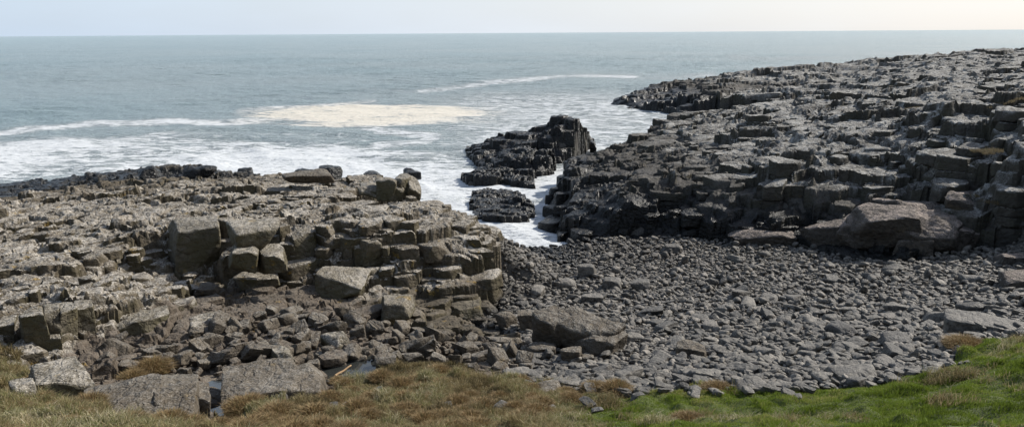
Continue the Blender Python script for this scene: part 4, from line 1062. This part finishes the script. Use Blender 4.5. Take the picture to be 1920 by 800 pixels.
add('driftwood', np_mesh('driftwood', np.array(V), T, k.m), label='orange brown driftwood stick lying in the rock pool', cat='driftwood')

# ------------------------------------------------------------------ light, sky, camera
SUN_AZ, SUN_EL = math.radians(60), math.radians(38)
s = Vector((math.sin(SUN_AZ)*math.cos(SUN_EL), math.cos(SUN_AZ)*math.cos(SUN_EL), math.sin(SUN_EL)))
ld = bpy.data.lights.new('sun', 'SUN'); ld.energy = 5.0; ld.angle = math.radians(.6); ld.color = (1, .95, .87)
lo = bpy.data.objects.new('sun', ld); col.objects.link(lo); lo.rotation_euler = s.to_track_quat('Z', 'Y').to_euler(); lo.location = (60, 20, 60)
w = bpy.data.worlds.new('World'); sc.world = w; w.use_nodes = True
nt = w.node_tree; bg = nt.nodes['Background']
sky = nt.nodes.new('ShaderNodeTexSky'); sky.sky_type = 'NISHITA'; sky.sun_disc = False
sky.sun_elevation = SUN_EL; sky.sun_rotation = SUN_AZ; sky.air_density = 1.0; sky.dust_density = 1.5; sky.ozone_density = 1.0; sky.altitude = 10
# thin high cloud veiling the sky
tc = nt.nodes.new('ShaderNodeTexCoord'); mp = nt.nodes.new('ShaderNodeMapping'); mp.inputs['Scale'].default_value = (1.2, 1.2, 5.0)
nz = nt.nodes.new('ShaderNodeTexNoise'); nz.inputs['Scale'].default_value = 1.6; nz.inputs['Detail'].default_value = 6
nt.links.new(tc.outputs['Generated'], mp.inputs[0]); nt.links.new(mp.outputs[0], nz.inputs['Vector'])
cr = nt.nodes.new('ShaderNodeMapRange'); cr.inputs[1].default_value = .35; cr.inputs[2].default_value = .68; cr.inputs[3].default_value = .8; cr.inputs[4].default_value = 1.0
nt.links.new(nz.outputs['Fac'], cr.inputs[0])
sz = nt.nodes.new('ShaderNodeSeparateXYZ'); nt.links.new(tc.outputs['Generated'], sz.inputs[0])
hz = nt.nodes.new('ShaderNodeMapRange'); hz.interpolation_type = 'SMOOTHSTEP'; nt.links.new(sz.outputs[2], hz.inputs[0])
hz.inputs[1].default_value = -.1; hz.inputs[2].default_value = .75; hz.inputs[3].default_value = 1.0; hz.inputs[4].default_value = .12
ml = nt.nodes.new('ShaderNodeMath'); ml.operation = 'MULTIPLY'; nt.links.new(cr.outputs[0], ml.inputs[0]); nt.links.new(hz.outputs[0], ml.inputs[1])
mx = nt.nodes.new('ShaderNodeMix'); mx.data_type = 'RGBA'; nt.links.new(ml.outputs[0], mx.inputs[0]); nt.links.new(sky.outputs[0], mx.inputs[6])
hx = nt.nodes.new('ShaderNodeMapRange'); nt.links.new(sz.outputs[0], hx.inputs[0]); hx.inputs[1].default_value = -.6; hx.inputs[2].default_value = .45
hc = nt.nodes.new('ShaderNodeMix'); hc.data_type = 'RGBA'; nt.links.new(hx.outputs[0], hc.inputs[0])
hc.inputs[6].default_value = (4.9, 6.0, 7.4, 1); hc.inputs[7].default_value = (7.1, 7.15, 7.2, 1); nt.links.new(hc.outputs[2], mx.inputs[7])
nt.links.new(mx.outputs[2], bg.inputs['Color'])
bg.inputs['Strength'].default_value = .118
cd = bpy.data.cameras.new('camera'); cam = bpy.data.objects.new('camera', cd); col.objects.link(cam); sc.camera = cam
cd.sensor_width = 36; cd.sensor_fit = 'HORIZONTAL'; cd.lens = F/1920*36; cd.clip_end = 60000; cd.clip_start = .1
cam.matrix_world = Matrix.Translation((0, 0, HC)) @ (Matrix.Rotation(math.pi/2 - PITCH, 3, 'X') @ Matrix.Rotation(-ROLL, 3, 'Z')).to_4x4()
sc.view_settings.view_transform = 'Standard'; sc.view_settings.look = 'None'; sc.view_settings.gamma = 1; sc.view_settings.use_curve_mapping = False
sc.view_settings.exposure = .2
sc.cycles.max_bounces = 6
